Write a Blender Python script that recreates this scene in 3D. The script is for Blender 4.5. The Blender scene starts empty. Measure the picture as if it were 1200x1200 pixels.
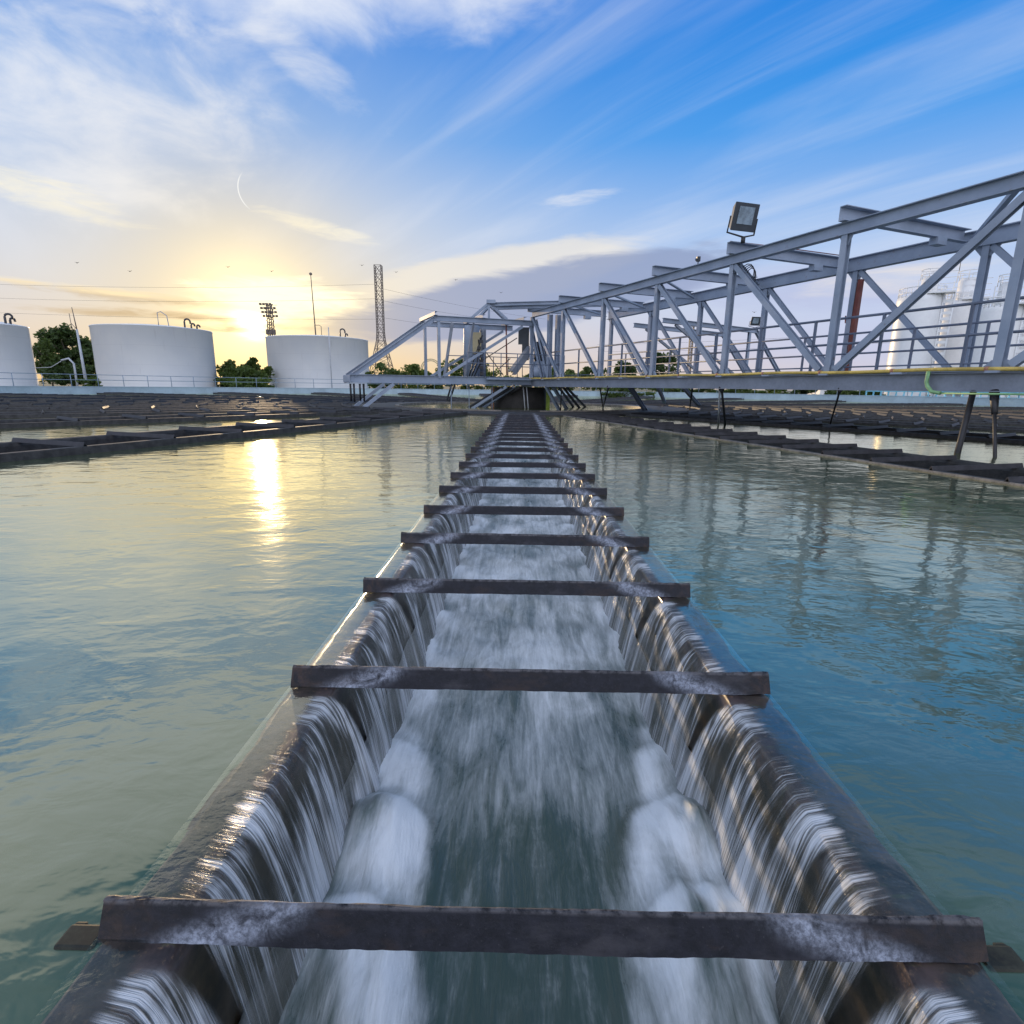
import bpy, bmesh, math, random
from mathutils import Vector, Matrix, noise
R = math.radians
random.seed(7)
scene = bpy.context.scene
COL = scene.collection

# ------------------------------------------------------------------ camera
FOC = 640.0 / 1200.0 * 36.0
PITCH, ROLL, YAW = R(12.93), R(0.7), R(0.63)
cam_data = bpy.data.cameras.new('camera')
cam = bpy.data.objects.new('camera', cam_data)
COL.objects.link(cam)
cam_data.sensor_width = 36.0
cam_data.sensor_fit = 'HORIZONTAL'
cam_data.lens = FOC
cam_data.clip_start = 0.05
cam_data.clip_end = 4000
CM = Matrix.Rotation(YAW, 3, 'Z') @ Matrix.Rotation(math.pi/2 - PITCH, 3, 'X') @ Matrix.Rotation(ROLL, 3, 'Z')
CP = Vector((0, 0, 1.0))
cam.matrix_world = Matrix.Translation(CP) @ CM.to_4x4()
scene.camera = cam

def ray(px, py):
    return CM @ Vector(((px-600)/640.0, (600-py)/640.0, -1.0))
def at(px, py, Y):
    """world point at forward distance Y seen in that direction of the photograph"""
    d = ray(px, py)
    return CP + d * (Y / d.y)
def onz(px, py, z):
    d = ray(px, py)
    return CP + d * ((z - CP.z) / d.z)
def azel(px, py):
    d = ray(px, py).normalized()
    return math.atan2(d.x, d.y), math.asin(d.z)

# ------------------------------------------------------------------ node helpers
class NT:
    def __init__(self, tree):
        self.t = tree
        self.n = tree.nodes
        self.l = tree.links
    def node(self, typ, **kw):
        n = self.n.new(typ)
        for k, v in kw.items():
            setattr(n, k, v)
        return n
    def put(self, sock, v):
        if v is None: return
        if hasattr(v, 'is_output') or isinstance(v, bpy.types.NodeSocket):
            self.l.new(v, sock)
        else:
            if sock.type == 'RGBA' and len(v) == 3: v = (*v, 1)
            sock.default_value = v
    def m(self, op, a, b=None, c=None, clamp=False):
        n = self.node('ShaderNodeMath', operation=op, use_clamp=clamp)
        self.put(n.inputs[0], a)
        if b is not None: self.put(n.inputs[1], b)
        if c is not None: self.put(n.inputs[2], c)
        return n.outputs[0]
    def vm(self, op, a, b=None):
        n = self.node('ShaderNodeVectorMath', operation=op)
        self.put(n.inputs[0], a)
        if b is not None: self.put(n.inputs[1], b)
        return n.outputs['Value'] if op in ('DOT_PRODUCT', 'LENGTH') else n.outputs[0]
    def xyz(self, v):
        n = self.node('ShaderNodeSeparateXYZ'); self.put(n.inputs[0], v); return n.outputs
    def comb(self, x, y, z):
        n = self.node('ShaderNodeCombineXYZ')
        for i, q in enumerate((x, y, z)): self.put(n.inputs[i], q)
        return n.outputs[0]
    def mixc(self, f, a, b, blend='MIX'):
        n = self.node('ShaderNodeMix', data_type='RGBA', blend_type=blend)
        self.put(n.inputs[0], f); self.put(n.inputs[6], a); self.put(n.inputs[7], b)
        return n.outputs[2]
    def mixf(self, f, a, b):
        n = self.node('ShaderNodeMix', data_type='FLOAT')
        self.put(n.inputs[0], f); self.put(n.inputs[2], a); self.put(n.inputs[3], b)
        return n.outputs[0]
    def ramp(self, f, stops, interp='LINEAR'):
        n = self.node('ShaderNodeValToRGB')
        n.color_ramp.interpolation = interp
        els = n.color_ramp.elements
        while len(els) < len(stops): els.new(0.5)
        for e, (p, c) in zip(els, stops):
            e.position = p
            e.color = (c, c, c, 1) if isinstance(c, (int, float)) else (*c, 1)
        self.put(n.inputs[0], f)
        return n.outputs[0]
    def sm(self, v, lo, hi):
        n = self.node('ShaderNodeMapRange', interpolation_type='SMOOTHSTEP')
        self.put(n.inputs[0], v); n.inputs[1].default_value = lo; n.inputs[2].default_value = hi
        return n.outputs[0]
    def noise(self, vec, scale=5, detail=4, rough=0.5, dist=0.0, col=False):
        n = self.node('ShaderNodeTexNoise')
        self.put(n.inputs['Vector'], vec)
        n.inputs['Scale'].default_value = scale
        n.inputs['Detail'].default_value = detail
        n.inputs['Roughness'].default_value = rough
        n.inputs['Distortion'].default_value = dist
        return n.outputs[1] if col else n.outputs[0]
    def scale(self, v, s):
        n = self.node('ShaderNodeMapping')
        self.put(n.inputs[0], v); n.inputs['Scale'].default_value = s
        return n.outputs[0]
    def coord(self, which='Object'):
        return self.node('ShaderNodeTexCoord').outputs[which]
    def geo(self, which='Position'):
        return self.node('ShaderNodeNewGeometry').outputs[which]
    def attr(self, name):
        return self.node('ShaderNodeAttribute', attribute_name=name).outputs['Fac']
    def bump(self, h, strength=0.3, dist=0.01, normal=None):
        n = self.node('ShaderNodeBump')
        n.inputs['Strength'].default_value = strength
        n.inputs['Distance'].default_value = dist
        self.put(n.inputs['Height'], h)
        if normal is not None: self.put(n.inputs['Normal'], normal)
        return n.outputs[0]

def mat(name, color=(.5, .5, .5), rough=.5, metal=0.0, var=0.0, vscale=3.0, build=None, spec=None):
    m = bpy.data.materials.new(name)
    m.use_nodes = True
    nt = NT(m.node_tree)
    p = nt.n['Principled BSDF']
    p.inputs['Base Color'].default_value = (*color, 1)
    p.inputs['Roughness'].default_value = rough
    p.inputs['Metallic'].default_value = metal
    if spec is not None: p.inputs['Specular IOR Level'].default_value = spec
    if var:
        n1 = nt.noise(nt.geo(), vscale, 5, .6)
        n2 = nt.noise(nt.geo(), vscale*9, 3, .6)
        f = nt.m('ADD', nt.m('MULTIPLY', n1, .7), nt.m('MULTIPLY', n2, .3))
        dark = tuple(c*(1-var) for c in color); lite = tuple(min(1, c*(1+var)) for c in color)
        nt.put(p.inputs['Base Color'], nt.mixc(nt.sm(f, .35, .65), dark, lite))
        nt.put(p.inputs['Roughness'], nt.mixf(f, rough*.8, min(1, rough*1.25)))
    if build: build(nt, p)
    return m

# ------------------------------------------------------------------ mesh helpers
class MB:
    def __init__(self): self.bm = bmesh.new()
    def face(self, pts):
        try: return self.bm.faces.new([self.bm.verts.new(p) for p in pts])
        except ValueError: return None
    def sweep(self, prof, p0, p1, up=(0, 0, 1), caps=True):
        """closed 2D profile (side, up) run from p0 to p1"""
        p0, p1 = Vector(p0), Vector(p1)
        d = (p1-p0).normalized()
        upv = Vector(up)
        s = d.cross(upv)
        if s.length < 1e-5: s = d.cross(Vector((0, 1, 0)))
        s.normalize(); w = s.cross(d)
        a = [self.bm.verts.new(p0 + s*x + w*y) for x, y in prof]
        b = [self.bm.verts.new(p1 + s*x + w*y) for x, y in prof]
        n = len(prof)
        for i in range(n):
            j = (i+1) % n
            self.bm.faces.new((a[i], a[j], b[j], b[i]))
        if caps:
            self.bm.faces.new(a[::-1]); self.bm.faces.new(b)
        return self
    def beam(self, p0, p1, w, h, up=(0, 0, 1), kind='I', t=None):
        t = t or min(w, h)*.12
        x, y = w/2, h/2
        if kind == 'box': pr = [(-x, -y), (x, -y), (x, y), (-x, y)]
        elif kind == 'I': pr = [(-x, -y), (x, -y), (x, -y+t), (t/2, -y+t), (t/2, y-t), (x, y-t), (x, y), (-x, y), (-x, y-t), (-t/2, y-t), (-t/2, -y+t), (-x, -y+t)]
        elif kind == 'C': pr = [(-x, -y), (x, -y), (x, -y+t), (-x+t, -y+t), (-x+t, y-t), (x, y-t), (x, y), (-x, y)]
        elif kind == 'L': pr = [(-x, -y), (x, -y), (x, -y+t), (-x+t, -y+t), (-x+t, y), (-x, y)]
        return self.sweep(pr, p0, p1, up)
    def box(self, c, s, rz=0.0):
        c = Vector(c); M = Matrix.Rotation(rz, 3, 'Z')
        u = M @ Vector((s[0]/2, 0, 0))
        return self.beam(c-u, c+u, s[1], s[2], kind='box')
    def tube(self, pts, r, n=8, r1=None, caps=True):
        pts = [Vector(p) for p in pts]
        rings = []
        ref = Vector((0, 0, 1))
        for i, p in enumerate(pts):
            d = (pts[min(i+1, len(pts)-1)] - pts[max(i-1, 0)]).normalized()
            s = d.cross(ref)
            if s.length < .05: s = d.cross(Vector((1, 0, 0)))
            s.normalize(); w = s.cross(d)
            rr = r if r1 is None else r + (r1-r)*i/max(1, len(pts)-1)
            rings.append([self.bm.verts.new(p + (s*math.cos(2*math.pi*k/n) + w*math.sin(2*math.pi*k/n))*rr) for k in range(n)])
        for a, b in zip(rings, rings[1:]):
            for k in range(n):
                f = self.bm.faces.new((a[k], b[k], b[(k+1) % n], a[(k+1) % n])); f.smooth = True
        if caps:
            self.bm.faces.new(rings[0]); self.bm.faces.new(rings[-1][::-1])
        return self
    def lathe(self, prof, c=(0, 0, 0), n=48, smooth=True, closed=False):
        """profile (r, z) spun about the vertical through c"""
        c = Vector(c); rows = []
        for r, z in prof:
            if r < 1e-6: rows.append([self.bm.verts.new(c+Vector((0, 0, z)))])
            else: rows.append([self.bm.verts.new(c+Vector((r*math.cos(2*math.pi*k/n), r*math.sin(2*math.pi*k/n), z))) for k in range(n)])
        pairs = list(zip(rows, rows[1:]))
        if closed: pairs.append((rows[-1], rows[0]))
        for a, b in pairs:
            for k in range(n):
                k2 = (k+1) % n
                if len(a) == 1 and len(b) == 1: continue
                if len(a) == 1: f = self.bm.faces.new((a[0], b[k2], b[k]))
                elif len(b) == 1: f = self.bm.faces.new((a[k], a[k2], b[0]))
                else: f = self.bm.faces.new((a[k], a[k2], b[k2], b[k]))
                f.smooth = smooth
        return self
    def grid(self, rows, smooth=True, uvs=None):
        vs = [[self.bm.verts.new(p) for p in row] for row in rows]
        uvl = self.bm.loops.layers.uv.verify() if uvs else None
        for i in range(len(vs)-1):
            for j in range(len(vs[i])-1):
                f = self.bm.faces.new((vs[i][j], vs[i][j+1], vs[i+1][j+1], vs[i+1][j])); f.smooth = smooth
                if uvs:
                    for lp, (a, b) in zip(f.loops, ((i, j), (i, j+1), (i+1, j+1), (i+1, j))):
                        lp[uvl].uv = uvs[a][b]
        return self

def obj(name, mb, material, parent=None, local=False, normals=True, bevel=0):
    bm = mb.bm if isinstance(mb, MB) else mb
    if normals: bmesh.ops.recalc_face_normals(bm, faces=bm.faces[:])
    if parent is not None and not local:
        loc = parent.location if parent.parent is None else parent.location + parent.parent.location
        if parent.type != 'EMPTY' and parent.parent is not None: loc = parent.parent.location
        bmesh.ops.translate(bm, verts=bm.verts[:], vec=-loc)
    me = bpy.data.meshes.new(name); bm.to_mesh(me); bm.free()
    o = bpy.data.objects.new(name, me); COL.objects.link(o)
    for m in (material if isinstance(material, (list, tuple)) else [material]): me.materials.append(m)
    if parent is not None: o.parent = parent
    if bevel:
        b = o.modifiers.new('bevel', 'BEVEL'); b.width = bevel; b.segments = 2; b.limit_method = 'ANGLE'
    return o
def tag(o, label=None, cat=None, group=None, kind=None):
    if label: o['label'] = label
    if cat: o['category'] = cat
    if group: o['group'] = group
    if kind: o['kind'] = kind
    return o
def thing(name, label, cat, loc=(0, 0, 0), group=None, rz=0.0):
    o = bpy.data.objects.new(name, None); COL.objects.link(o)
    o.location = loc; o.rotation_euler = (0, 0, rz); o.empty_display_size = .2
    return tag(o, label, cat, group)
def copy_child(src, parent, loc=None):
    c = src.copy(); COL.objects.link(c); c.parent = parent
    if loc is not None: c.location = loc
    return c

# ------------------------------------------------------------------ sky
SUN_AZ, SUN_EL = azel(296, 374)
SUN = Vector((math.sin(SUN_AZ)*math.cos(SUN_EL), math.cos(SUN_AZ)*math.cos(SUN_EL), math.sin(SUN_EL)))
world = bpy.data.worlds.new('World'); scene.world = world; world.use_nodes = True
w = NT(world.node_tree)
bg = w.n['Background']
D = w.vm('NORMALIZE', w.coord('Generated'))
dx, dy, dz = w.xyz(D)
el = w.m('MULTIPLY', w.m('ARCSINE', dz), 57.29578)
az = w.m('MULTIPLY', w.m('ARCTAN2', dx, dy), 57.29578)
ez = w.m('MAXIMUM', dz, 0.0)
base = w.ramp(ez, [(0.0, (.70, .66, .74)), (.06, (.60, .64, .86)), (.14, (.57, .68, .92)), (.24, (.36, .56, .92)), (.36, (.06, .345, .88)), (.5, (.006, .23, .79)), (.64, (.03, .15, .33)), (1.0, (.04, .12, .22))])
sd = w.m('MAXIMUM', w.vm('DOT_PRODUCT', D, tuple(SUN)), 0.0)
low = w.m('POWER', w.m('SUBTRACT', 1.0, ez, clamp=True), 9.0)
# wide cream wash round the sun, golden along the horizon, hot centre
col = w.mixc(w.m('MULTIPLY', w.m('MULTIPLY', w.m('POWER', sd, 9.0), w.m('POWER', low, .22)), .95), base, (.88, .84, .74))
col = w.mixc(w.m('MULTIPLY', w.m('MULTIPLY', w.m('POWER', sd, 4.0), w.m('POWER', low, 1.5)), .95), col, (.96, .62, .20))
def patch(a0, e0, ra, re, tilt, nz, k, lo, hi):
    u = w.m('DIVIDE', w.m('SUBTRACT', az, a0), ra)
    v = w.m('DIVIDE', w.m('SUBTRACT', w.m('SUBTRACT', el, e0), w.m('MULTIPLY', w.m('SUBTRACT', az, a0), tilt)), re)
    q = w.m('SUBTRACT', 1.0, w.m('ADD', w.m('MULTIPLY', u, u), w.m('MULTIPLY', v, v)))
    q = w.m('ADD', q, w.m('MULTIPLY', w.m('SUBTRACT', nz, .5), k))
    return w.sm(q, lo, hi)
def pe(px, py):
    a, e = azel(px, py); return math.degrees(a), math.degrees(e)
# cloud coordinates on a plane overhead
den = w.m('ADD', ez, .10)
pl = w.comb(w.m('DIVIDE', dx, den), w.m('DIVIDE', dy, den), 0.0)
ang = R(40)
along = w.vm('DOT_PRODUCT', pl, (-math.sin(ang), math.cos(ang), 0))
across = w.vm('DOT_PRODUCT', pl, (math.cos(ang), math.sin(ang), 0))
streakc = w.comb(w.m('MULTIPLY', along, .35), w.m('MULTIPLY', across, 2.2), 0.0)
n_str = w.noise(streakc, 1.15, 7, .55, .5)
n_str2 = w.noise(streakc, 3.1, 5, .6, .8)
n_wisp = w.noise(w.comb(w.m('MULTIPLY', az, .055), w.m('MULTIPLY', el, .11), 0.0), 2.2, 8, .58, .35)
n_bank = w.noise(w.comb(w.m('MULTIPLY', az, .05), w.m('MULTIPLY', el, .28), 3.0), 1.9, 8, .58, .4)
n_fine = w.noise(w.comb(w.m('MULTIPLY', az, .16), w.m('MULTIPLY', el, .8), 7.0), 1.6, 7, .6, .6)
# thin high streaks over the right and centre
cir = w.m('MULTIPLY', w.sm(n_str, .41, .76), w.sm(el, 5, 14))
cir = w.m('MULTIPLY', cir, w.m('ADD', .45, w.m('MULTIPLY', n_str2, .5)))
col = w.mixc(w.m('MULTIPLY', cir, .62), col, (.84, .88, .97))
# big wispy cloud upper left
a, e = pe(95, 120)
big = patch(a, e, 19, 9.5, .12, n_wisp, 2.6, .15, 1.5)
a2, e2 = pe(360, 80)
big2 = patch(a2, e2, 9, 2.6, -.55, n_wisp, 3.4, .35, 1.7)
a3, e3 = pe(120, 205)
big3 = patch(a3, e3, 15, 3.2, -.22, n_wisp, 3.0, .35, 1.6)
reflect_cloud = patch(-34, 34, 46, 8.4, 0, n_wisp, 1.0, -.05, .7)  # cloud mostly above the frame, added to brighten the water's reflection
col = w.mixc(w.m('MULTIPLY', reflect_cloud, .7), col, (1.10, 1.10, 1.08))
wisp = w.m('MAXIMUM', w.m('MAXIMUM', big, w.m('MULTIPLY', big2, .75)), big3)
col = w.mixc(w.m('MULTIPLY', wisp, .85), col, (.90, .92, .97))
a, e = pe(40, 225)
col = w.mixc(w.m('MULTIPLY', patch(a, e, 9, 1.8, -.12, n_fine, 2.2, .3, 1.4), .8), col, (1.0, .95, .80))
a, e = pe(370, 266)
col = w.mixc(w.m('MULTIPLY', patch(a, e, 6.5, .95, -.16, n_fine, 1.6, .2, 1.2), .9), col, (1.0, .97, .86))
a, e = pe(680, 232)
col = w.mixc(w.m('MULTIPLY', patch(a, e, 5, .8, .1, n_fine, 1.8, .3, 1.3), .5), col, (.95, .95, .97))
# lavender cloud bank over the bridge with a cream upper edge
a, e = pe(560, 352)
edge = patch(a, e+1.6, 17, 2.9, .19, n_bank, 1.3, -.05, .5)
col = w.mixc(w.m('MULTIPLY', edge, .62), col, (1.0, .91, .76))
bank = patch(a+5, e+.1, 23, 3.3, .16, n_bank, 1.5, .0, .5)
col = w.mixc(w.m('MULTIPLY', bank, .85), col, (.30, .37, .58))
a, e = pe(960, 335)
col = w.mixc(w.m('MULTIPLY', patch(a, e, 16, 3.2, 0.0, n_bank, 2.2, .2, 1.3), .65), col, (.52, .56, .80))
a, e = pe(1090, 318)
col = w.mixc(w.m('MULTIPLY', patch(a, e, 12, 2.0, 0.05, n_bank, 2.4, .5, 1.4), .7), col, (.98, .90, .80))
# hot glow
g2 = w.m('POWER', sd, 300.0)
g3 = w.m('POWER', sd, 5200.0)
col = w.mixc(w.m('MULTIPLY', w.m('POWER', sd, 70.0), .7), col, (.98, .76, .36))
col = w.mixc(1.0, col, w.mixc(g2, (0, 0, 0), (.8, .64, .32)), 'ADD')
# short curved vapour trail
a, e = pe(306, 224)
du = w.m('MULTIPLY', w.m('SUBTRACT', az, a), math.cos(math.radians(e))); dv = w.m('SUBTRACT', el, e)
rad = w.m('SQRT', w.m('ADD', w.m('MULTIPLY', du, du), w.m('MULTIPLY', dv, dv)))
rd = w.m('ABSOLUTE', w.m('SUBTRACT', rad, 1.75))
arc = w.m('MULTIPLY', w.sm(rd, .065, .02), w.sm(w.m('SUBTRACT', w.m('MULTIPLY', du, -1.0), w.m('MULTIPLY', dv, .15)), 1.05, 1.7))
col = w.mixc(w.m('MULTIPLY', arc, .9), col, (1, 1, .97))
sunny = w.m('MULTIPLY', g3, w.m('ADD', .6, w.m('MULTIPLY', w.sm(n_fine, .38, .62), .9)))
col = w.mixc(1.0, col, w.mixc(sunny, (0, 0, 0), (7.0, 5.6, 3.0)), 'ADD')
# small dark bars of cloud across the sun
for (px, py, ra, re, t) in ((312, 383, 6.5, .40, .02), (270, 386, 7, .35, -.02), (318, 362, 5.0, .45, .02), (255, 357, 7.5, .55, -.05), (232, 372, 9, .45, -.03), (345, 362, 6, .75, .0), (150, 348, 10, .6, -.03), (120, 366, 8, .4, .0)):
    a, e = pe(px, py)
    col = w.mixc(w.m('MULTIPLY', patch(a, e, ra, re, t, n_fine, 2.4, .2, 1.3), .75), col, (.62, .46, .27))
for (px, py, ra, re) in ((120, 341, 11, .5), (200, 350, 8, .35)):
    a, e = pe(px, py)
    col = w.mixc(w.m('MULTIPLY', patch(a, e, ra, re, -.02, n_fine, 2.4, .3, 1.3), .6), col, (1.15, .95, .60))
a, e = pe(325, 352)
col = w.mixc(w.m('MULTIPLY', patch(a, e, 8.5, 2.3, .02, n_fine, 2.2, .0, 1.0), .95), col, (1.6, 1.4, .95))
# unseen sky behind the camera, brightened as fill for faces turned to the view
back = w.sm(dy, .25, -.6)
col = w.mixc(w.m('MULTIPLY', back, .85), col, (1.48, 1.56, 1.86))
skyt = w.node('ShaderNodeTexSky', sky_type='NISHITA')
skyt.sun_disc = False
skyt.sun_elevation = SUN_EL; skyt.sun_rotation = SUN_AZ
skyc = w.mixc(1.0, skyt.outputs[0], (.05, .05, .05), 'MULTIPLY')
col = w.mixc(.06, col, skyc)
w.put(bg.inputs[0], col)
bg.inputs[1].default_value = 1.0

sun = bpy.data.lights.new('sun', 'SUN'); sun.energy = 3.0; sun.angle = R(.5); sun.color = (1.0, .72, .42)
so = bpy.data.objects.new('sun', sun); COL.objects.link(so)
so.rotation_euler = (-SUN).to_track_quat('-Z', 'Y').to_euler()
vs = scene.view_settings
vs.view_transform = 'Standard'; vs.look = 'None'; vs.exposure = 0.0; vs.gamma = 1.0

# ------------------------------------------------------------------ materials
def surface_gloss(nt, under, nrm, rough, power, f0, out):
    """mirror layer that grows towards grazing view, over whatever lies under it"""
    lw = nt.node('ShaderNodeLayerWeight'); lw.inputs[0].default_value = .5
    nt.put(lw.inputs['Normal'], nrm)
    f = nt.m('ADD', f0, nt.m('MULTIPLY', nt.m('POWER', lw.outputs['Facing'], power), .97-f0), clamp=True)
    gl = nt.node('ShaderNodeBsdfGlossy'); gl.inputs['Roughness'].default_value = rough
    gl.inputs['Color'].default_value = (1.0, .96, .75, 1)
    nt.put(gl.inputs['Normal'], nrm)
    mx = nt.node('ShaderNodeMixShader')
    nt.l.new(f, mx.inputs[0]); nt.l.new(under, mx.inputs[1]); nt.l.new(gl.outputs[0], mx.inputs[2])
    if out is not None: nt.l.new(mx.outputs[0], out)
    return mx.outputs[0]

def m_water(nt, p):
    P = nt.geo()
    n1 = nt.noise(nt.scale(P, (1.0, 1.5, 1)), 2.1, 3, .5, .3)
    n2 = nt.noise(nt.scale(P, (1.0, 1.7, 1)), 6.5, 3, .55, .4)
    n3 = nt.noise(P, .5, 2, .5)
    h = nt.m('ADD', nt.m('MULTIPLY', n1, .6), nt.m('MULTIPLY', n2, .12))
    h = nt.m('MULTIPLY', h, nt.m('ADD', .45, n3))
    nrm = nt.bump(h, .40, .05)
    c = nt.noise(P, .35, 3, .5)
    p.inputs['Roughness'].default_value = .6
    p.inputs['Specular IOR Level'].default_value = 0.0
    nt.put(p.inputs['Base Color'], nt.mixc(nt.sm(c, .35, .65), (.054, .100, .072), (.072, .124, .090)))
    surface_gloss(nt, p.outputs[0], nrm, .075, 1.75, .015, nt.n['Material Output'].inputs[0])
WATER = mat('clarifier_water', build=m_water)

def m_silk(nt, p):
    uv = nt.coord('UV')
    foam = nt.attr('foam')
    s1 = nt.noise(nt.scale(uv, (16, 2.2, 1)), 1.0, 6, .62, .9)
    s2 = nt.noise(nt.scale(uv, (60, 6, 1)), 1.0, 4, .6, .4)
    s3 = nt.noise(nt.scale(uv, (5, 2.4, 1)), 1.0, 4, .6, 1.2)
    s4 = nt.noise(nt.scale(uv, (150, 34, 1)), 1.0, 4, .7, .6)
    st = nt.m('ADD', nt.m('ADD', nt.m('MULTIPLY', s1, .50), nt.m('MULTIPLY', s2, .2)), nt.m('ADD', nt.m('MULTIPLY', s3, .38), nt.m('MULTIPLY', s4, .12)))
    f = nt.sm(nt.m('ADD', nt.m('MULTIPLY', foam, 1.1), nt.m('MULTIPLY', nt.m('SUBTRACT', st, .6), 1.9)), .05, 1.2)
    nt.put(p.inputs['Base Color'], nt.mixc(f, (.055, .086, .074), (.80, .84, .88)))
    nt.put(p.inputs['Roughness'], nt.mixf(f, .22, .8)); nt.put(p.inputs['Specular IOR Level'], nt.mixf(f, .5, .1))
    nt.put(p.inputs['Normal'], nt.bump(st, .55, .03))
SILK = mat('churning_water', build=m_silk)

def m_sheet(nt, p):
    uv = nt.coord('UV')
    foam = nt.attr('gap')
    u_, v_, w_ = nt.xyz(uv)
    wob = nt.noise(nt.comb(nt.m('MULTIPLY', u_, 3.0), nt.m('MULTIPLY', v_, .7), 0.0), 1.0, 2, .5)
    u2 = nt.m('ADD', u_, nt.m('MULTIPLY', nt.m('MULTIPLY', wob, v_), .16))
    uvw = nt.comb(u2, v_, 0.0)
    s1 = nt.noise(nt.scale(uvw, (46, .7, 1)), 1.0, 4, .62, .2)
    s2 = nt.noise(nt.scale(uvw, (190, 1.4, 1)), 1.0, 3, .6, .15)
    s3 = nt.noise(nt.scale(uvw, (7, 1.6, 1)), 1.0, 3, .5, .4)
    st = nt.m('ADD', nt.m('ADD', nt.m('MULTIPLY', s1, .40), nt.m('MULTIPLY', s2, .38)), nt.m('MULTIPLY', s3, .62))
    start = nt.sm(nt.m('ADD', v_, nt.m('MULTIPLY', nt.m('SUBTRACT', s1, .5), .8)), -.14, .14)
    f = nt.m('MULTIPLY', nt.sm(st, .62, .83), start)
    nt.put(p.inputs['Base Color'], nt.mixc(f, (.13, .135, .115), (.72, .75, .79)))
    nt.put(p.inputs['Roughness'], nt.mixf(f, .12, .28))
    p.inputs['IOR'].default_value = 1.45
    f = nt.m('MAXIMUM', f, nt.m('MULTIPLY', nt.sm(v_, .62, 1.0), nt.sm(st, .50, .72)))
    al = nt.mixf(f, nt.m('ADD', .20, nt.m('MULTIPLY', nt.sm(v_, .35, .95), .42)), .90)
    nt.put(p.inputs['Alpha'], nt.m('MULTIPLY', al, foam, clamp=True))
    nt.put(p.inputs['Normal'], nt.bump(st, .9, .02))
    g = nt.geo()
    fb = nt.bump(nt.noise(nt.scale(g, (1, 1.3, 1)), 9, 4, .6, .3), .25, .012)
    tr = nt.node('ShaderNodeBsdfTransparent'); tr.inputs[0].default_value = (.90, .93, .92, 1)
    film = surface_gloss(nt, tr.outputs[0], fb, .08, 2.2, .02, None)
    mx = nt.node('ShaderNodeMixShader')
    nt.l.new(nt.sm(nt.m('ADD', v_, nt.m('MULTIPLY', nt.m('SUBTRACT', s1, .5), .14)), .02, .10), mx.inputs[0])
    nt.l.new(film, mx.inputs[1]); nt.l.new(p.outputs[0], mx.inputs[2])
    nt.l.new(mx.outputs[0], nt.n['Material Output'].inputs[0])
SHEET = mat('falling_water_sheet', build=m_sheet)

def m_bar(nt, p):
    o = nt.coord('Object'); x, y, z = nt.xyz(o)
    g = nt.geo()
    ax = nt.m('ABSOLUTE', x)
    n = nt.noise(nt.scale(g, (1, 1, 1)), 34, 6, .7)
    rnd = nt.node('ShaderNodeObjectInfo').outputs['Random']
    n2 = nt.noise(nt.vm('ADD', nt.scale(o, (12, 9, 14)), nt.comb(nt.m('MULTIPLY', rnd, 37.0), 0.0, nt.m('MULTIPLY', rnd, 11.0))), 1.0, 6, .68, .9)
    n3 = nt.noise(g, 160, 2, .6)
    basec = nt.mixc(nt.sm(n, .3, .75), (.006, .007, .011), (.019, .020, .029))
    basec = nt.mixc(nt.m('MULTIPLY', nt.sm(n3, .62, .8), .35), basec, (.09, .085, .09))
    # whitish scale left where spray dries towards the ends
    line = nt.m('ADD', nt.m('MULTIPLY', nt.m('SUBTRACT', ax, .60), -.35), nt.m('MULTIPLY', z, -1.0))
    d = nt.m('ABSOLUTE', nt.m('SUBTRACT', line, .045))
    msk = nt.m('MULTIPLY', nt.sm(d, .055, .0), nt.m('MULTIPLY', nt.sm(ax, .40, .52), nt.sm(ax, .84, .70)))
    msk = nt.m('MULTIPLY', msk, nt.sm(n2, .30, .60))
    basec = nt.mixc(nt.m('MULTIPLY', msk, nt.m('ADD', .35, nt.m('MULTIPLY', nt.sm(nt.noise(g, 90, 4, .75), .35, .65), .6))), basec, (.36, .40, .49))
    ridge = nt.m('MULTIPLY', nt.sm(z, -.011, -.003), nt.sm(n, .35, .6))
    basec = nt.mixc(nt.m('MULTIPLY', ridge, .6), basec, (.16, .155, .165))
    lowf = nt.noise(nt.vm('ADD', nt.scale(o, (3.2, 8, 8)), nt.comb(nt.m('MULTIPLY', rnd, 91.0), 0.0, 0.0)), 1.0, 5, .65)
    basec = nt.mixc(nt.m('MULTIPLY', nt.sm(lowf, .52, .70), .55), basec, (.060, .058, .066))
    basec = nt.mixc(nt.m('MULTIPLY', nt.sm(lowf, .46, .30), .45), basec, (.055, .036, .028))
    # rust at the tips
    tip = nt.m('MULTIPLY', nt.sm(ax, .70, .86), nt.sm(n2, .45, .7))
    basec = nt.mixc(nt.m('MULTIPLY', tip, .5), basec, (.085, .05, .035))
    nt.put(p.inputs['Base Color'], basec)
    p.inputs['Specular IOR Level'].default_value = .3
    nt.put(p.inputs['Roughness'], nt.mixf(n, .45, .75))
    nt.put(p.inputs['Normal'], nt.bump(nt.m('ADD', n, nt.m('MULTIPLY', n3, .6)), .35, .004))
BAR = mat('dark_angle_iron', build=m_bar)

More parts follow.
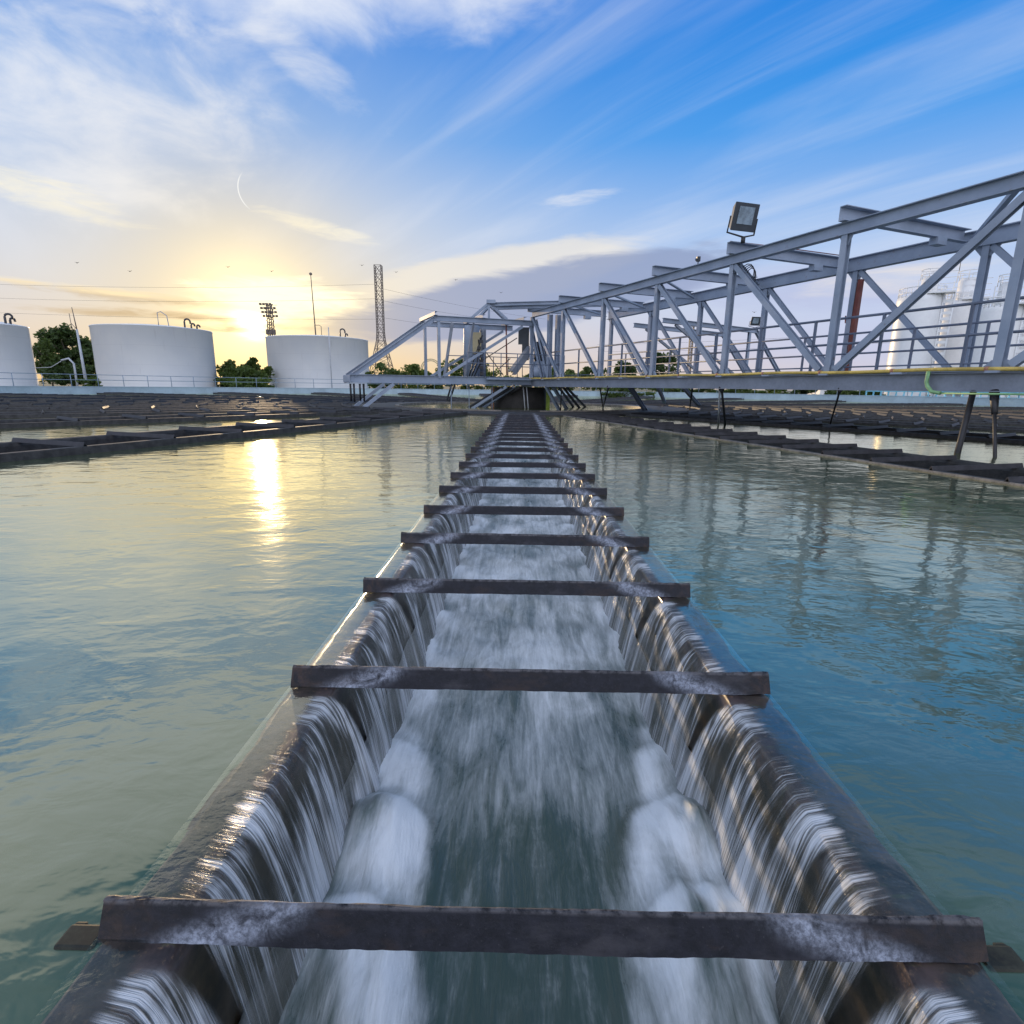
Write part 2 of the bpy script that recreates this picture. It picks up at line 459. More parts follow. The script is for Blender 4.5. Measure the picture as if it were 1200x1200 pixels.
def m_weir(nt, p):
    g = nt.geo(); x, y, z = nt.xyz(g)
    n = nt.noise(g, 7, 6, .65); n2 = nt.noise(g, 42, 5, .7); n3 = nt.noise(nt.scale(g, (3, 9, 3)), 3, 4, .6)
    c = nt.mixc(nt.sm(n, .35, .65), (.022, .019, .022), (.105, .078, .074))
    c = nt.mixc(nt.m('MULTIPLY', nt.sm(n2, .54, .68), .7), c, (.20, .13, .085))
    c = nt.mixc(nt.m('MULTIPLY', nt.sm(n3, .58, .72), .45), c, (.085, .10, .035))
    nt.put(p.inputs['Base Color'], c)
    c = nt.mixc(nt.sm(z, -.10, -.16), c, nt.mixc(nt.sm(n, .38, .62), (.020, .022, .014), (.085, .066, .040)))
    nt.put(p.inputs['Base Color'], c)
    nt.put(p.inputs['Roughness'], nt.mixf(n2, .25, .5))
    p.inputs['Coat Weight'].default_value = .35; p.inputs['Coat Roughness'].default_value = .16
    nt.put(p.inputs['Normal'], nt.bump(nt.m('ADD', n2, n), .2, .003))
WEIR = mat('wet_rusty_weir', build=m_weir)
BAR2 = mat('dark_angle_iron_far', (.022, .021, .025), .6, var=.5, vscale=6)
STUB = mat('mossy_bracket', (.020, .022, .015), .7, var=.6, vscale=22)
DARKW = mat('slimy_wall', (.022, .026, .020), .35, var=.6, vscale=9)
def m_rim(nt, p):
    g = nt.geo(); x, y, z = nt.xyz(nt.coord('Object'))
    n = nt.noise(g, 6, 5, .65); n2 = nt.noise(g, 40, 4, .7)
    f = nt.m('ADD', nt.m('MULTIPLY', n, .6), nt.m('MULTIPLY', n2, .4))
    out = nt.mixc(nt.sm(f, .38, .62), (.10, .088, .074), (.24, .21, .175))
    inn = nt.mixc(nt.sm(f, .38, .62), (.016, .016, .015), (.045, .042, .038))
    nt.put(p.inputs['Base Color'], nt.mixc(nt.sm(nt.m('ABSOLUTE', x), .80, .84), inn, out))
    p.inputs['Roughness'].default_value = .6
RIM = mat('weathered_concrete_rim', build=m_rim)
RIMD = mat('dark_speckled_rim', (.034, .033, .034), .65, var=.5, vscale=9)
RINGM = mat('dark_ring_plate', (.028, .026, .026), .6, var=.4, vscale=3)

def m_steel(nt, p):
    g = nt.geo()
    n = nt.noise(g, 1.4, 6, .6); n2 = nt.noise(nt.scale(g, (1, 1, .25)), 14, 5, .7)
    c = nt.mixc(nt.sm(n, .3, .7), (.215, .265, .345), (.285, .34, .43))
    c = nt.mixc(nt.m('MULTIPLY', nt.sm(n2, .60, .78), .35), c, (.22, .21, .21))
    nt.put(p.inputs['Base Color'], c)
    n3 = nt.noise(g, 5.5, 6, .72)
    c = nt.mixc(nt.m('MULTIPLY', nt.sm(n3, .60, .70), .55), c, (.17, .105, .07))
    nt.put(p.inputs['Base Color'], c)
    nt.put(p.inputs['Roughness'], nt.mixf(n2, .38, .6))
    nt.put(p.inputs['Normal'], nt.bump(n2, .06, .01))
STEEL = mat('grey_blue_painted_steel', build=m_steel)
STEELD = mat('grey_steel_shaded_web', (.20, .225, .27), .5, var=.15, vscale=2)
RAIL = mat('handrail_paint', (.11, .135, .19), .45, var=.15, vscale=3)
YELLOW = mat('yellow_pipe_paint', (.55, .40, .10), .5, var=.25, vscale=4)
GREEN = mat('green_pipe_paint', (.22, .42, .20), .5, var=.2, vscale=5)
RED = mat('red_oxide_paint', (.15, .04, .03), .6, var=.25, vscale=5)
BLACK = mat('blackened_steel', (.018, .018, .021), .5, var=.4, vscale=9)
RUST = mat('rusty_drum', (.030, .027, .025), .7, var=.5, vscale=2)
RUSTE = mat('orange_rust', (.30, .15, .09), .8, var=.35, vscale=6)
LIME = mat('lime_paint', (.28, .38, .06), .7, var=.3, vscale=5)
TAN = mat('tan_cabinet', (.42, .36, .22), .55, var=.1)
GLASS = mat('lamp_glass', (.22, .28, .33), .08, var=.3, vscale=6)
LAMPB = mat('lamp_housing', (.03, .04, .052), .4, var=.2)

def m_tank(nt, p):
    o = nt.coord('Object'); x, y, z = nt.xyz(o); g = nt.geo()
    a = nt.m('MULTIPLY', nt.m('ARCTAN2', y, x), 6.0)
    stain = nt.noise(nt.comb(nt.m('MULTIPLY', a, 3.0), nt.m('MULTIPLY', z, .18), 0.0), 1.2, 6, .65)
    n = nt.noise(g, .35, 4, .5)
    c = nt.mixc(nt.sm(n, .3, .7), (.80, .82, .85), (.86, .87, .88))
    c = nt.mixc(nt.m('MULTIPLY', nt.sm(stain, .56, .8), .35), c, (.52, .51, .50))
    seam = nt.m('ABSOLUTE', nt.m('SUBTRACT', nt.m('FRACT', nt.m('MULTIPLY', z, .42)), .5))
    c = nt.mixc(nt.m('MULTIPLY', nt.sm(seam, .012, .0), .25), c, (.5, .5, .52))
    nt.put(p.inputs['Base Color'], c)
    p.inputs['Roughness'].default_value = .45
TANK = mat('white_tank_paint', build=m_tank)
SILO = mat('white_silo_paint', (.78, .78, .77), .4, var=.05, vscale=.4)  # on the silo ladders, landings and railings this paleness stands in for haze
WALLP = mat('pale_blue_wall_paint', (.33, .43, .49), .6, var=.12, vscale=.8)
FENCE = mat('grey_blue_guard_rail', (.22, .29, .37), .5, var=.12)
TEAL = mat('turquoise_paint', (.20, .52, .66), .5, var=.15, vscale=2)
LATT = mat('lattice_steel', (.15, .12, .10), .6, var=.2)
POLEM = mat('pale_pole', (.45, .47, .50), .55, var=.1)
DARKP = mat('dark_pipe', (.05, .05, .055), .5, var=.2)
WIRE = mat('black_cable', (.06, .06, .065), .6, var=.1)
WHITE = mat('white_paint', (.75, .75, .74), .5, var=.05)
GROUND = mat('ground_soil', (.12, .12, .07), .9, var=.35, vscale=.3)
BARK = mat('bark', (.07, .055, .04), .9, var=.3, vscale=5)
BIRDM = mat('dark_feathers', (.03, .03, .03), .8, var=.1)
def leafmat(name, a, b):
    def f(nt, p):
        g = nt.geo(); n = nt.noise(g, .9, 4, .6); n2 = nt.noise(g, 6, 2, .5)
        nt.put(p.inputs['Base Color'], nt.mixc(nt.sm(nt.m('ADD', nt.m('MULTIPLY', n, .6), nt.m('MULTIPLY', n2, .4)), .35, .65), a, b))
        p.inputs['Roughness'].default_value = .6
        tr = nt.node('ShaderNodeBsdfTranslucent'); nt.put(tr.inputs[0], b)
        mx = nt.node('ShaderNodeMixShader'); mx.inputs[0].default_value = .42
        nt.l.new(p.outputs[0], mx.inputs[1]); nt.l.new(tr.outputs[0], mx.inputs[2])
        nt.l.new(mx.outputs[0], nt.n['Material Output'].inputs[0])
    return mat(name, build=f)
LEAFD = leafmat('dark_leaves', (.030, .058, .015), (.080, .128, .032))
LEAFM = leafmat('mid_leaves', (.045, .080, .018), (.115, .165, .036))
LEAFL = leafmat('bright_leaves', (.055, .10, .02), (.13, .19, .04))

# ------------------------------------------------------------------ layout
CX, CY = 0.05, 29.9                 # centre of the round tank
WZ = -0.075                         # water level
TANK_R = 42.0
RING0, RING1 = 6.4, 8.9
LAUNDERS_R = [16.05, 33.5, 46.5, 58, 69, 80, 91, 103, 116, 130, 144, 158, 171]
LAUNDERS_L = [-19.2, -36.5, -49, -60, -71, -82, -93, -105, -118, -132, -146, -160, -174]
def lframe(phi):
    """unit vectors along (outward, towards the photographer for 0) and across a launder"""
    p = R(phi)
    return Vector((math.sin(p), -math.cos(p), 0)), Vector((math.cos(p), math.sin(p), 0))
def laxis(phi):
    """origin of the launder's centre line near the tank centre; the first right one is set by the photograph"""
    if phi == 16.05:
        d, n = lframe(phi)
        P = Vector((5.755, 7.008, 0)) + n*.855
        return P - d*((P-Vector((CX, CY, 0))).dot(d))
    return Vector((CX, CY, 0))

# ------------------------------------------------------------------ ground, water
g = MB()
gN = 96
g.lathe([(TANK_R+.2, -.25), (70, -.25), (160, -.4), (600, -.6), (3000, -1)], (CX, CY, 0), 96)
tag(obj('ground', g, GROUND), kind='structure')

wb = MB()
HALF = .80
phis = sorted([0.0] + LAUNDERS_R + LAUNDERS_L)
for i, pa in enumerate(phis):
    pb = phis[(i+1) % len(phis)]
    da, na = lframe(pa); db, nb = lframe(pb)
    oa, ob = laxis(pa), laxis(pb)
    rows = []
    for r in (RING1-.15, 12, 18, 24, 29, 35, TANK_R+.1):
        A = oa + da*r + na*HALF; B = ob + db*r - nb*HALF
        row = []
        for k in range(9):
            q = A.lerp(B, k/8)
            v = Vector((q.x-CX, q.y-CY, 0))
            rr = r if r < TANK_R else TANK_R+.1
            q2 = Vector((CX, CY, 0)) + v.normalized()*rr
            q2 = q.lerp(q2, 0 if k in (0, 8) else 1)
            row.append((q2.x, q2.y, WZ))
        rows.append(row)
    wb.grid(rows)
rows = []
for r in (1.35, 3, 5, RING0+.1):
    rows.append([(CX+r*math.cos(2*math.pi*k/64), CY+r*math.sin(2*math.pi*k/64), WZ) for k in range(65)])
wb.grid(rows)
tag(obj('water', wb, WATER), kind='structure')

# ------------------------------------------------------------------ launders
def bar_mb(L=.855, leg=.1, t=.008):
    m = MB(); k = .034; q = .007; v = .068
    prof = [(0, 0), (.006, -.002), (k, -v), (k-q, -v-.002), (0, -.018), (-k+q, -v-.002), (-k, -v), (-.006, -.002)]
    m.sweep(prof, (-L, 0, 0), (L, 0, 0))
    return m
def wall_mb(side, r0, r1, zt, hin=.70, hout=.862, bot=-1.0):
    """weir wall of a launder, local frame: y outward, x across"""
    m = MB()
    pr = [(hout, bot), (hout, zt-.008), (hout-.008, zt), (hin+.03, zt), (hin+.012, zt-.006), (hin, zt-.022), (hin-.012, zt-.06), (hin-.015, bot)]
    pr = [(side*x, z) for x, z in pr]
    m.sweep([(x, z) for x, z in pr], (0, r0, 0), (0, r1, 0))
    return m
def stub_mb(side):
    m = MB()
    m.box((side*.902, 0, -.1335), (.078, .05, .13)); m.box((side*.925, .012, -.118), (.03, .045, .09))
    return m

# shared meshes for the other launders
def make_launder(phi, label, first=None, BPITCH=.93, rim=None, up=0.0):
    d, n = lframe(phi)
    o = laxis(phi)
    t = thing('radial_launder', label, 'launder', (o.x, o.y, 0), 'radial launders of the round tank', rz=R(phi)+math.pi)
    # local +y is outward, local x across
    if first is None:
        for s in (-1, 1):
            obj('weir_wall', wall_mb(s, RING1-.2, TANK_R-.15, -.048+up), rim, t, local=True)
        f = MB(); f.grid([[(-.72, RING1, -.45), (.72, RING1, -.45)], [(-.72, TANK_R-.2, -.45), (.72, TANK_R-.2, -.45)]])
        obj('channel_bed', f, DARKW, t, local=True)
        k = 0; b0 = None
        y = RING1+.25
        while y < TANK_R-.5:
            if b0 is None:
                b0 = obj('cross_bar', bar_mb(), BAR2, t, local=True); b0.location = (0, y, 0.014+up)
            else: copy_child(b0, t, (0, y, 0.014+up))
            y += BPITCH
    else:
        for ch in first.children: copy_child(ch, t)
    return t
ORD = ['first', 'second', 'third', 'fourth', 'fifth', 'sixth', 'seventh', 'eighth', 'ninth', 'tenth', 'eleventh', 'twelfth', 'thirteenth']
first = None
for i, phi in enumerate(LAUNDERS_R):
    lab = ('dark barred launder slanting under the bridge, nearest on the right of the rushing channel' if i == 0 else
           'dark barred launder, %s one counting right from the rushing channel' % ORD[i])
    L_ = make_launder(phi, lab, first if i != 1 else None, .93, RIM if i == 0 else RIMD, 0 if i == 0 else .05)
    if i < 2: first = L_
firstl = None
for i, phi in enumerate(LAUNDERS_L):
    lab = ('dark barred launder crossing sunlit water, nearest on the left of the rushing channel' if i == 0 else
           'dark barred launder, %s one counting left from the rushing channel' % ORD[i])
    L2_ = make_launder(phi, lab, firstl, 1.5, RIMD, .085)
    if firstl is None: firstl = L2_

# own launder: walls, bars, brackets
main = thing('overflow_launder', 'big steel trough with falling water inside, running from the foreground to the centre drum', 'launder', (CX, 0, 0))
Y1 = CY - RING1 + .2
for s in (-1, 1):
    m = MB()
    hin, hout, zt = .70, .862, -.072
    prof = [(hout+.004, -1.0), (hout+.003, zt-.04), (hout, zt-.012), (hout-.006, zt-.003), (hout-.022, zt), (hin+.032, zt+.001), (hin+.012, zt-.001), (hin+.004, zt-.007), (hin, zt-.018), (hin-.002, zt-.045), (hin-.004, -1.0)]
    rows = []
    y = -2.0
    ys = []
    while y < Y1:
        ys.append(y); y += .02 if y < 3 else .25
    ys.append(Y1)
    for y in ys:
        row = []
        for i, (x, z) in enumerate(prof):
            j = noise.noise(Vector((y*6, i*.9, s*3.1)))*.006 + noise.noise(Vector((y*22, i*1.3, s)))*.0025
            row.append((CX + s*(x + (j if 0 < i < 10 else 0)), y, z + (j*.7 if 0 < i < 10 else 0)))
        rows.append(row)
    m.grid(rows)
    obj('weir_wall', m, WEIR, main)
m = MB(); m.grid([[(CX-.70, -2, -.98), (CX+.70, -2, -.98)], [(CX-.70, Y1, -.98), (CX+.70, Y1, -.98)]])
obj('channel_bed', m, DARKW, main)
BAR_Y = [.875 + .931*k for k in range(-2, 23)]
def worn_bar(seed):
    m = MB(); L = .862; k = .034; q = .007; v = .068
    prof = [(0, 0), (.004, -.0012), (.007, -.006), (k, -v), (k-q, -v-.002), (0, -.018), (-k+q, -v-.002), (-k, -v), (-.007, -.006), (-.004, -.0012)]
    rows = []
    NSG = 120 if seed < 6 else 16
    bend = random.uniform(-.004, .004)
    for a in range(NSG+1):
        x = -L + 2*L*a/NSG
        row = []
        for b, (y, z) in enumerate(prof):
            j1 = noise.noise(Vector((x*9, b*2.3, seed*7.7)))*.0016 + noise.noise(Vector((x*38, b*1.7, seed*3.1)))*.0012
            e = 1 + 2.0*max(0, abs(x)-.72)/.14
            row.append((x + (j1*2.5 if a in (0, NSG) else 0), y + j1*e*.8, z + j1*e + bend*math.cos(x*1.8)))
        row.append(row[0]); rows.append(row)
    m.grid(rows, smooth=False)
    bmesh.ops.remove_doubles(m.bm, verts=m.bm.verts[:], dist=1e-6)
    bmesh.ops.holes_fill(m.bm, edges=[e for e in m.bm.edges if e.is_boundary], sides=20)
    return m
for i_, y in enumerate(BAR_Y):
    c = obj('cross_bar', worn_bar(i_), BAR, main, local=True)
    c.location = (0, y, random.uniform(-.002, .002))
    c.rotation_euler = (0, R(random.uniform(-.2, .2)), R(random.uniform(-.35, .35)))
for s in (-1, 1):
    k0 = obj('bracket', stub_mb(s), STUB, main, local=True, bevel=.006); k0.location = (0, BAR_Y[0]-.02, 0)
    for y in BAR_Y[1:5]:
        copy_child(k0, main, (0, y-.02, 0 if y < 1.2 else -.035))

# ------------------------------------------------------------------ water inside the main launder
def yspace(y0, y1, a, b):
    ys = []; y = y0
    while y < y1:
        ys.append(y); y += max(a, b*max(0, y))
    ys.append(y1); return ys
def add_attr(o, name, vals):
    at_ = o.data.attributes.new(name, 'FLOAT', 'POINT')
    at_.data.foreach_set('value', vals)
MOUNDS = [(-.50, 1.84, .20, .24, .06), (-.46, 1.50, .20, .22, .14), (.63, 1.86, .17, .24, .06), (.57, 1.50, .23, .24, .15),
          (-.43, 1.08, .21, .22, .13), (.53, 1.10, .23, .24, .14), (-.5, .72, .15, .2, .12), (.58, .70, .15, .2, .12), (-.5, .2, .15, .2, .12), (.58, .2, .15, .2, .12)]
_r = random.Random(5)
for k in range(1, 7):
    for q in (.25, .72):
        MOUNDS.append((CX-.58+_r.uniform(-.02, .04), BAR_Y[2]+.931*(k+q), _r.uniform(.08, .12), _r.uniform(.10, .18), _r.uniform(.012, .028)))
        MOUNDS.append((CX+.58+_r.uniform(-.04, .02), BAR_Y[2]+.931*(k+q+.1), _r.uniform(.08, .12), _r.uniform(.10, .18), _r.uniform(.012, .028)))
ys = yspace(-1.6, Y1, .010, .0075)
NXC = 96
m = MB(); rows = []; uvs = []; foamv = []
def sst(a, b, x):
    t = min(1, max(0, (x-a)/(b-a))); return t*t*(3-2*t)
for y in ys:
    row = []; ur = []
    near = [q for q in MOUNDS if abs(y-q[1]) < .95]
    far = sst(1.7, 3.4, y)
    mid = sst(1.35, 1.9, y)
    for j in range(NXC+1):
        x = -.69 + 1.38*j/NXC
        X = CX + x
        h = noise.noise(Vector((X*5, y*3, 0)))*.012 + noise.noise(Vector((X*13, y*5, 4)))*.005
        h += far*(noise.noise(Vector((X*4, y*2.3, 9)))*.030 + noise.noise(Vector((X*10, y*7, 2)))*.016)
        edge = max(0, (abs(x)-.45)/.24)
        f = .10 + .26*mid + .22*far + (.30+.2*far)*edge*edge
        f += (.15+.2*far)*noise.noise(Vector((X*2.4, y*1.3, 5))) + mid*.22*noise.noise(Vector((X*5, y*2.6, 15)))
        uu = X
        for (mx, my, rx, ry, mh) in near:
            sgn = -1 if mx < CX else 1
            wob = 1 + .10*noise.noise(Vector((X*9, y*6, mx*7)))
            u = (X-mx)/(rx*wob); v = (y-my)/ry
            # crisp rounded brow on the far side, long apron running down towards the photographer
            if v >= 0:
                q = math.sqrt(u*u+v*v)
                gk = 1 - sst(.15, 1.25, q); ff = 1 - sst(.50, 1.22, q)
            else:
                spread = 1 + .28*(-v)
                q = abs(u)/spread
                fall = math.exp(-(v*.80)**2)
                gk = (1 - sst(.15, 1.25, q))*fall; ff = (1 - sst(.50, 1.22, q))*math.exp(-(v*.72)**2)
            h += .85*mh*gk*(1 + .18*noise.noise(Vector((X*22, y*7, mx))) + .08*noise.noise(Vector((X*60, y*14, mx))))
            brow = .42*math.exp(-((q-.72)/.22)**2)*(1 if v > 0 else math.exp(-(v*1.1)**2))
            if mh > .05: f = max(f, brow*.7 + ff*(.70 + .60*noise.noise(Vector((X*9, y*2.6, my))) + .15*noise.noise(Vector((X*30, y*6, my)))))
            else: f += ff*.35
        row.append((X, y, -.50+h)); ur.append((uu, y)); foamv.append(max(0, min(1.2, f)))
    rows.append(row); uvs.append(ur)
m.grid(rows, uvs=uvs)
o = obj('channel_water', m, SILK)
tag(o, kind='structure'); add_attr(o, 'foam', foamv)

# sheets spilling over both weirs
def sheet(s):
    ys = yspace(-1.4, Y1, .009, .006)
    m = MB(); rows = []; uvs = []; gap = []
    NV = 30
    for y in ys:
        row = []; ur = []
        dyb = min((y-b for b in BAR_Y), key=abs)
        lift = noise.noise(Vector((y*5, s*7, 0)))
        for k in range(-5, NV+1):
            v = k/NV
            if k < 0:
                x = .785 + .082*(-k/5); z = -.0665
            elif v < .16:
                q = v/.16
                x = .785 - .07*q; z = -.0665 - .003*q
            else:
                q = (v-.16)/.84
                x = .715 - .158*q*(1.0 + .2*lift); z = -.0695 - .045*q - .40*q*q
            rp = noise.noise(Vector((y*30, v*.8, s)))*.006 + noise.noise(Vector((y*85, v*.9, s*2)))*.0035
            amp = min(1, max(0, v)*2.2)
            x += rp*amp - .004*amp
            z += rp*.35*min(1, max(0, v)*3)
            row.append((CX+s*x, y, z)); ur.append((y, v))
            hw_ = .05*(1-.6*v)
            gp = sst(hw_*.7, hw_*1.5, abs(dyb+.045-.02*v))
            gp = max(gp, .8*sst(.75, 1.0, v))
            if k < 0: gp = 1.0
            bot = 1.0
            gap.append(gp*bot)
        rows.append(row); uvs.append(ur)
    m.grid(rows, uvs=uvs)
    o = obj('falling_water', m, SHEET)
    add_attr(o, 'gap', gap)
    return o
for s in (-1, 1):
    tag(sheet(s), kind='stuff')

# ------------------------------------------------------------------ ring and centre drum
ring = thing('ring_launder', 'dark circular ring trough around the central drum where the launders meet', 'launder', (CX, CY, 0))
m = MB(); m.lathe([(RING1, -.9), (RING1, -.03), (RING1-.02, -.02), (RING0+.22, -.02), (RING0+.22, -.06), (RING1-.2, -.06), (RING1-.2, -.9)], (CX, CY, 0), 96, False, True)
obj('cover_plate', m, RINGM, ring)
m = MB(); m.lathe([(RING0, -.9), (RING0, .03), (RING0+.2, .03), (RING0+.2, -.9)], (CX, CY, 0), 96, False, True)
obj('inner_wall', m, RIM, ring)

drum = thing('centre_drum', 'black round feed drum in the middle of the tank under the bridge', 'drum', (CX, CY, -.1))
m = MB(); m.lathe([(1.42, -1), (1.42, .96), (1.36, .98), (1.36, -1)], (CX, CY, 0), 48, True, True)
obj('shell', m, RUST, drum)
m = MB(); m.beam((CX-1.46, CY-.75, -.3), (CX-1.46, CY-.75, .95), .16, .1, kind='box', up=(0, 1, 0)); obj('rust_stiffener', m, RUSTE, drum)
m = MB(); m.beam((CX+1.44, CY-.62, -.3), (CX+1.44, CY-.62, .95), .2, .1, kind='box', up=(0, 1, 0)); obj('green_stiffener', m, LIME, drum)
for dxx in (.25, .42):
    m = MB(); m.tube([(CX+dxx, CY-1.5, -.2), (CX+dxx-.12, CY-1.52, .98)], .03); obj('riser_pipe', m, POLEM, drum)

# ------------------------------------------------------------------ scraper bridge
U = Vector((-.3949, .9187, 0)); N = Vector((.9187, .3949, 0))
F0 = Vector((8.375, 10.0, 0)); PL = 3.298
WB = 4.28
ZD, ZC = 1.474, 4.30
Z = Vector((0, 0, 1))
br = thing('scraper_bridge', 'long grey blue steel truss bridge over the tank, turning round the central drum', 'bridge', (CX, CY, 0))
def F(t, z=0): return F0 + U*t + Z*z
def Rr(t, z=0): return F0 + N*WB + U*(t+2.876-PL) + Z*z
def part(name, mb, material=None, parent=br, bevel=0): return obj(name, mb, material or STEEL, parent, bevel=bevel)
TE, TS = PL*6.0, -PL*2.2
# chords
m = MB(); m.beam(F(TS, ZC+.13), F(TE, ZC+.13), .20, .26, kind='I', t=.018); part('top_chord', m)
m = MB(); m.beam(Rr(TS, ZC+.32), Rr(TE+PL*.1, ZC+.32), .24, .38, kind='I', t=.022); part('top_chord', m)
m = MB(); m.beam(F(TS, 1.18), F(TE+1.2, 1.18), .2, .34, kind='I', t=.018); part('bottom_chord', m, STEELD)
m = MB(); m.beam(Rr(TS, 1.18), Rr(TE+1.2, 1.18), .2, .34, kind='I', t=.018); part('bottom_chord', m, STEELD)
# deck plates and cross joists
m = MB()
for k in range(-7, 21):
    t0 = k*1.0+.01
    m.sweep([(-(WB-.25)/2, -.02), ((WB-.25)/2, -.02), ((WB-.25)/2, .02), (-(WB-.25)/2, .02)], F(t0, 1.39)+N*(WB/2), F(t0+.98, 1.39)+N*(WB/2))
part('deck_plate', m)
for k in range(-4, 14):
    m = MB(); t0 = k*PL/2
    m.beam(F(t0, 1.353)-N*.18, F(t0, 1.353)-N*.005, .22, .04, kind='box'); part('pipe_bracket', m)
# posts, diagonals, gussets
for k in range(-2, 7):
    m = MB(); m.beam(F(k*PL, 1.34), F(k*PL, ZC+.01), .14, .15, up=N, kind='I', t=.016)
    m.sweep([(-.32, 0), (.32, 0), (.12, .20), (-.12, .20)], F(k*PL, 1.355)-N*.014, F(k*PL, 1.355)+N*.014)
    m.sweep([(-.16, 0), (.16, 0), (.06, -.22), (-.06, -.22)], F(k*PL, ZC)-N*.012, F(k*PL, ZC)+N*.012)
    part('post', m)
    m = MB(); m.beam(Rr(k*PL, 1.34), Rr(k*PL, ZC+.13), .15, .16, up=N, kind='I', t=.016)
    m.sweep([(-.30, 0), (.30, 0), (.10, -.24), (-.10, -.24)], Rr(k*PL, ZC+.13)-N*.012, Rr(k*PL, ZC+.13)+N*.012)
    part('post', m)
for k in range(-2, 6):
    # front truss: diagonals fall from the far post head to the near post foot, the last bay the other way
    a, b = ((k+1)*PL-.08, k*PL+.22) if k >= 1 else (k*PL+.0, (k+1)*PL-.18)
    m = MB(); m.beam(F(a, ZC-.03)-N*.0, F(b, 1.46), .14, .12, up=N, kind='C', t=.014); part('diagonal', m)
    a, b = ((k+1)*PL-.10, k*PL+.25)
    m = MB(); m.beam(Rr(a, ZC+.11), Rr(b, 1.46), .13, .11, up=N, kind='C', t=.014); part('diagonal', m)
# cross beams resting on the chords and plan bracing
for k in range(-2, 7):
    t0 = k*PL
    a = F(t0, ZC+.41)-N*.22; b = F(t0, ZC+.41)+N*(WB-.14)
    m = MB(); m.beam(a, b, .16, .30, kind='C', t=.016); cb = part('cross_beam', m)
    p = F(t0, ZC+.18)+N*(WB*.72)
    m = MB(); m.beam(p-N*.17, p+N*.17, .2, .16, kind='box'); part('hanger_block', m)
for k in range(-2, 6):
    t0 = k*PL
    m = MB(); m.beam(F(t0+.2, ZC+.30)+N*.2, F(t0+PL-.2, ZC+.30)+N*(WB-.2), .10, .10, kind='L', t=.012); part('plan_brace', m)
# handrails (pipes) with posts
def handrail(off, ph, name='handrail'):
    m = MB()
    for z, r in ((1.18, .028), (.62, .026), (.10, .016)):
        m.tube([F(TS, ZD+z-.05)+N*off, F(TE-1.2, ZD+z-.05)+N*off], r, 8)
    hr = part(name, m, RAIL)
    t = TS+ph
    while t < TE-1.3:
        m = MB(); m.beam(F(t, 1.41)+N*off, F(t, ZD+1.13)+N*off, .05, .05, up=N, kind='L', t=.012); obj('rail_post', m, RAIL, hr)
        t += PL/2
handrail(.35, PL*.45-.05)
handrail(3.72, PL*.38)
# yellow pipe along the front with green drop
m = MB(); pts = [F(t, 1.40 + .012*math.sin(t*1.7))-N*.13 for t in [TS+.5*i for i in range(int((TE-TS)/.5)+2)]]
m.tube(pts, .036, 10); yp = part('yellow_pipe', m, YELLOW)
m = MB()
for k in range(-4, 13):
    c = F(k*PL/2+.1, 1.40)-N*.13; m.tube([c-U*.03, c+U*.03], .046, 10)
part('pipe_coupling', m, RUSTE, yp)
t_ = 1.05
m = MB(); c = F(t_, 0)-N*.15
m.tube([c+Z*1.38, c+Z*1.18, c+Z*1.10-U*.03, c+Z*1.0-U*.12, c+Z*.975-U*.28], .035, 10); part('green_pipe', m, GREEN)
m = MB(); m.tube([c+Z*.975-U*.28, c+Z*.975-U*2.3], .018, 8); part('green_pipe', m, GREEN)
# red pole and conduit on the rear truss
P_ = Rr(PL*2.0-.35, 0)
m = MB(); m.beam(P_+Z*1.4-N*.12+U*.1, P_+Z*4.15-N*.12+U*.1, .10, .13, up=N, kind='box'); part('red_column', m, RED)
m = MB(); m.tube([P_+Z*1.4+U*.35, P_+Z*4.1+U*.28], .02); m.tube([P_+Z*3.0+U*.34, P_+Z*3.0+U*.5, P_+Z*3.2+U*.52], .02); part('conduit', m, RED)
# cable coil at the front post
m = MB()
for q in range(4):
    cc = F(2*PL-.35, ZC-.25-.03*q)+N*(.12+.05*q)
    m.tube([cc + U*(.22*math.cos(a_*.524)*(1-.1*q)) + Z*(.22*math.sin(a_*.524)) + N*.01*a_ for a_ in range(13)], .012, 6)
part('cable_coil', m, BLACK)
# mooring of the hanging rods: legs from the beam into the water
def rod(px0, px1, py1, r, name='scraper_rod', zt=1.02, block=0, material=None, wz=WZ-.3):
    b = onz(px1, py1, WZ)
    # find the point on the front beam seen in column px0
    lo, hi = -8.0, TE+1
    best = min((abs(proj_x(F(lo+(hi-lo)*i/800, zt))-px0), lo+(hi-lo)*i/800) for i in range(801))[1]
    a = F(best, zt)
    d = (b-a); e_ = b + d.normalized()*.4
    m = MB(); m.tube([a, e_], r, 8)
    if block: m.tube([a, a+d*.0 + d.normalized()*block], r*2.6, 8, r1=r*1.6)
    part(name, m, material or BLACK)
def proj_x(p):
    v = CM.transposed() @ (Vector(p)-CP); return 600+640*v.x/-v.z
rod(985, 972, 500, .022, block=.26)
rod(1140, 1122, 531, .05)
rod(1165, 1166, 536, .03, block=.45)
rod(846, 850, 497, .035, block=.12)
rod(843, 842, 496, .028, material=POLEM)
rod(811, 808, 481, .03)
rod(713, 706, 481, .03, block=.2); rod(703, 707, 481, .03)
rod(658, 657, 481, .03)
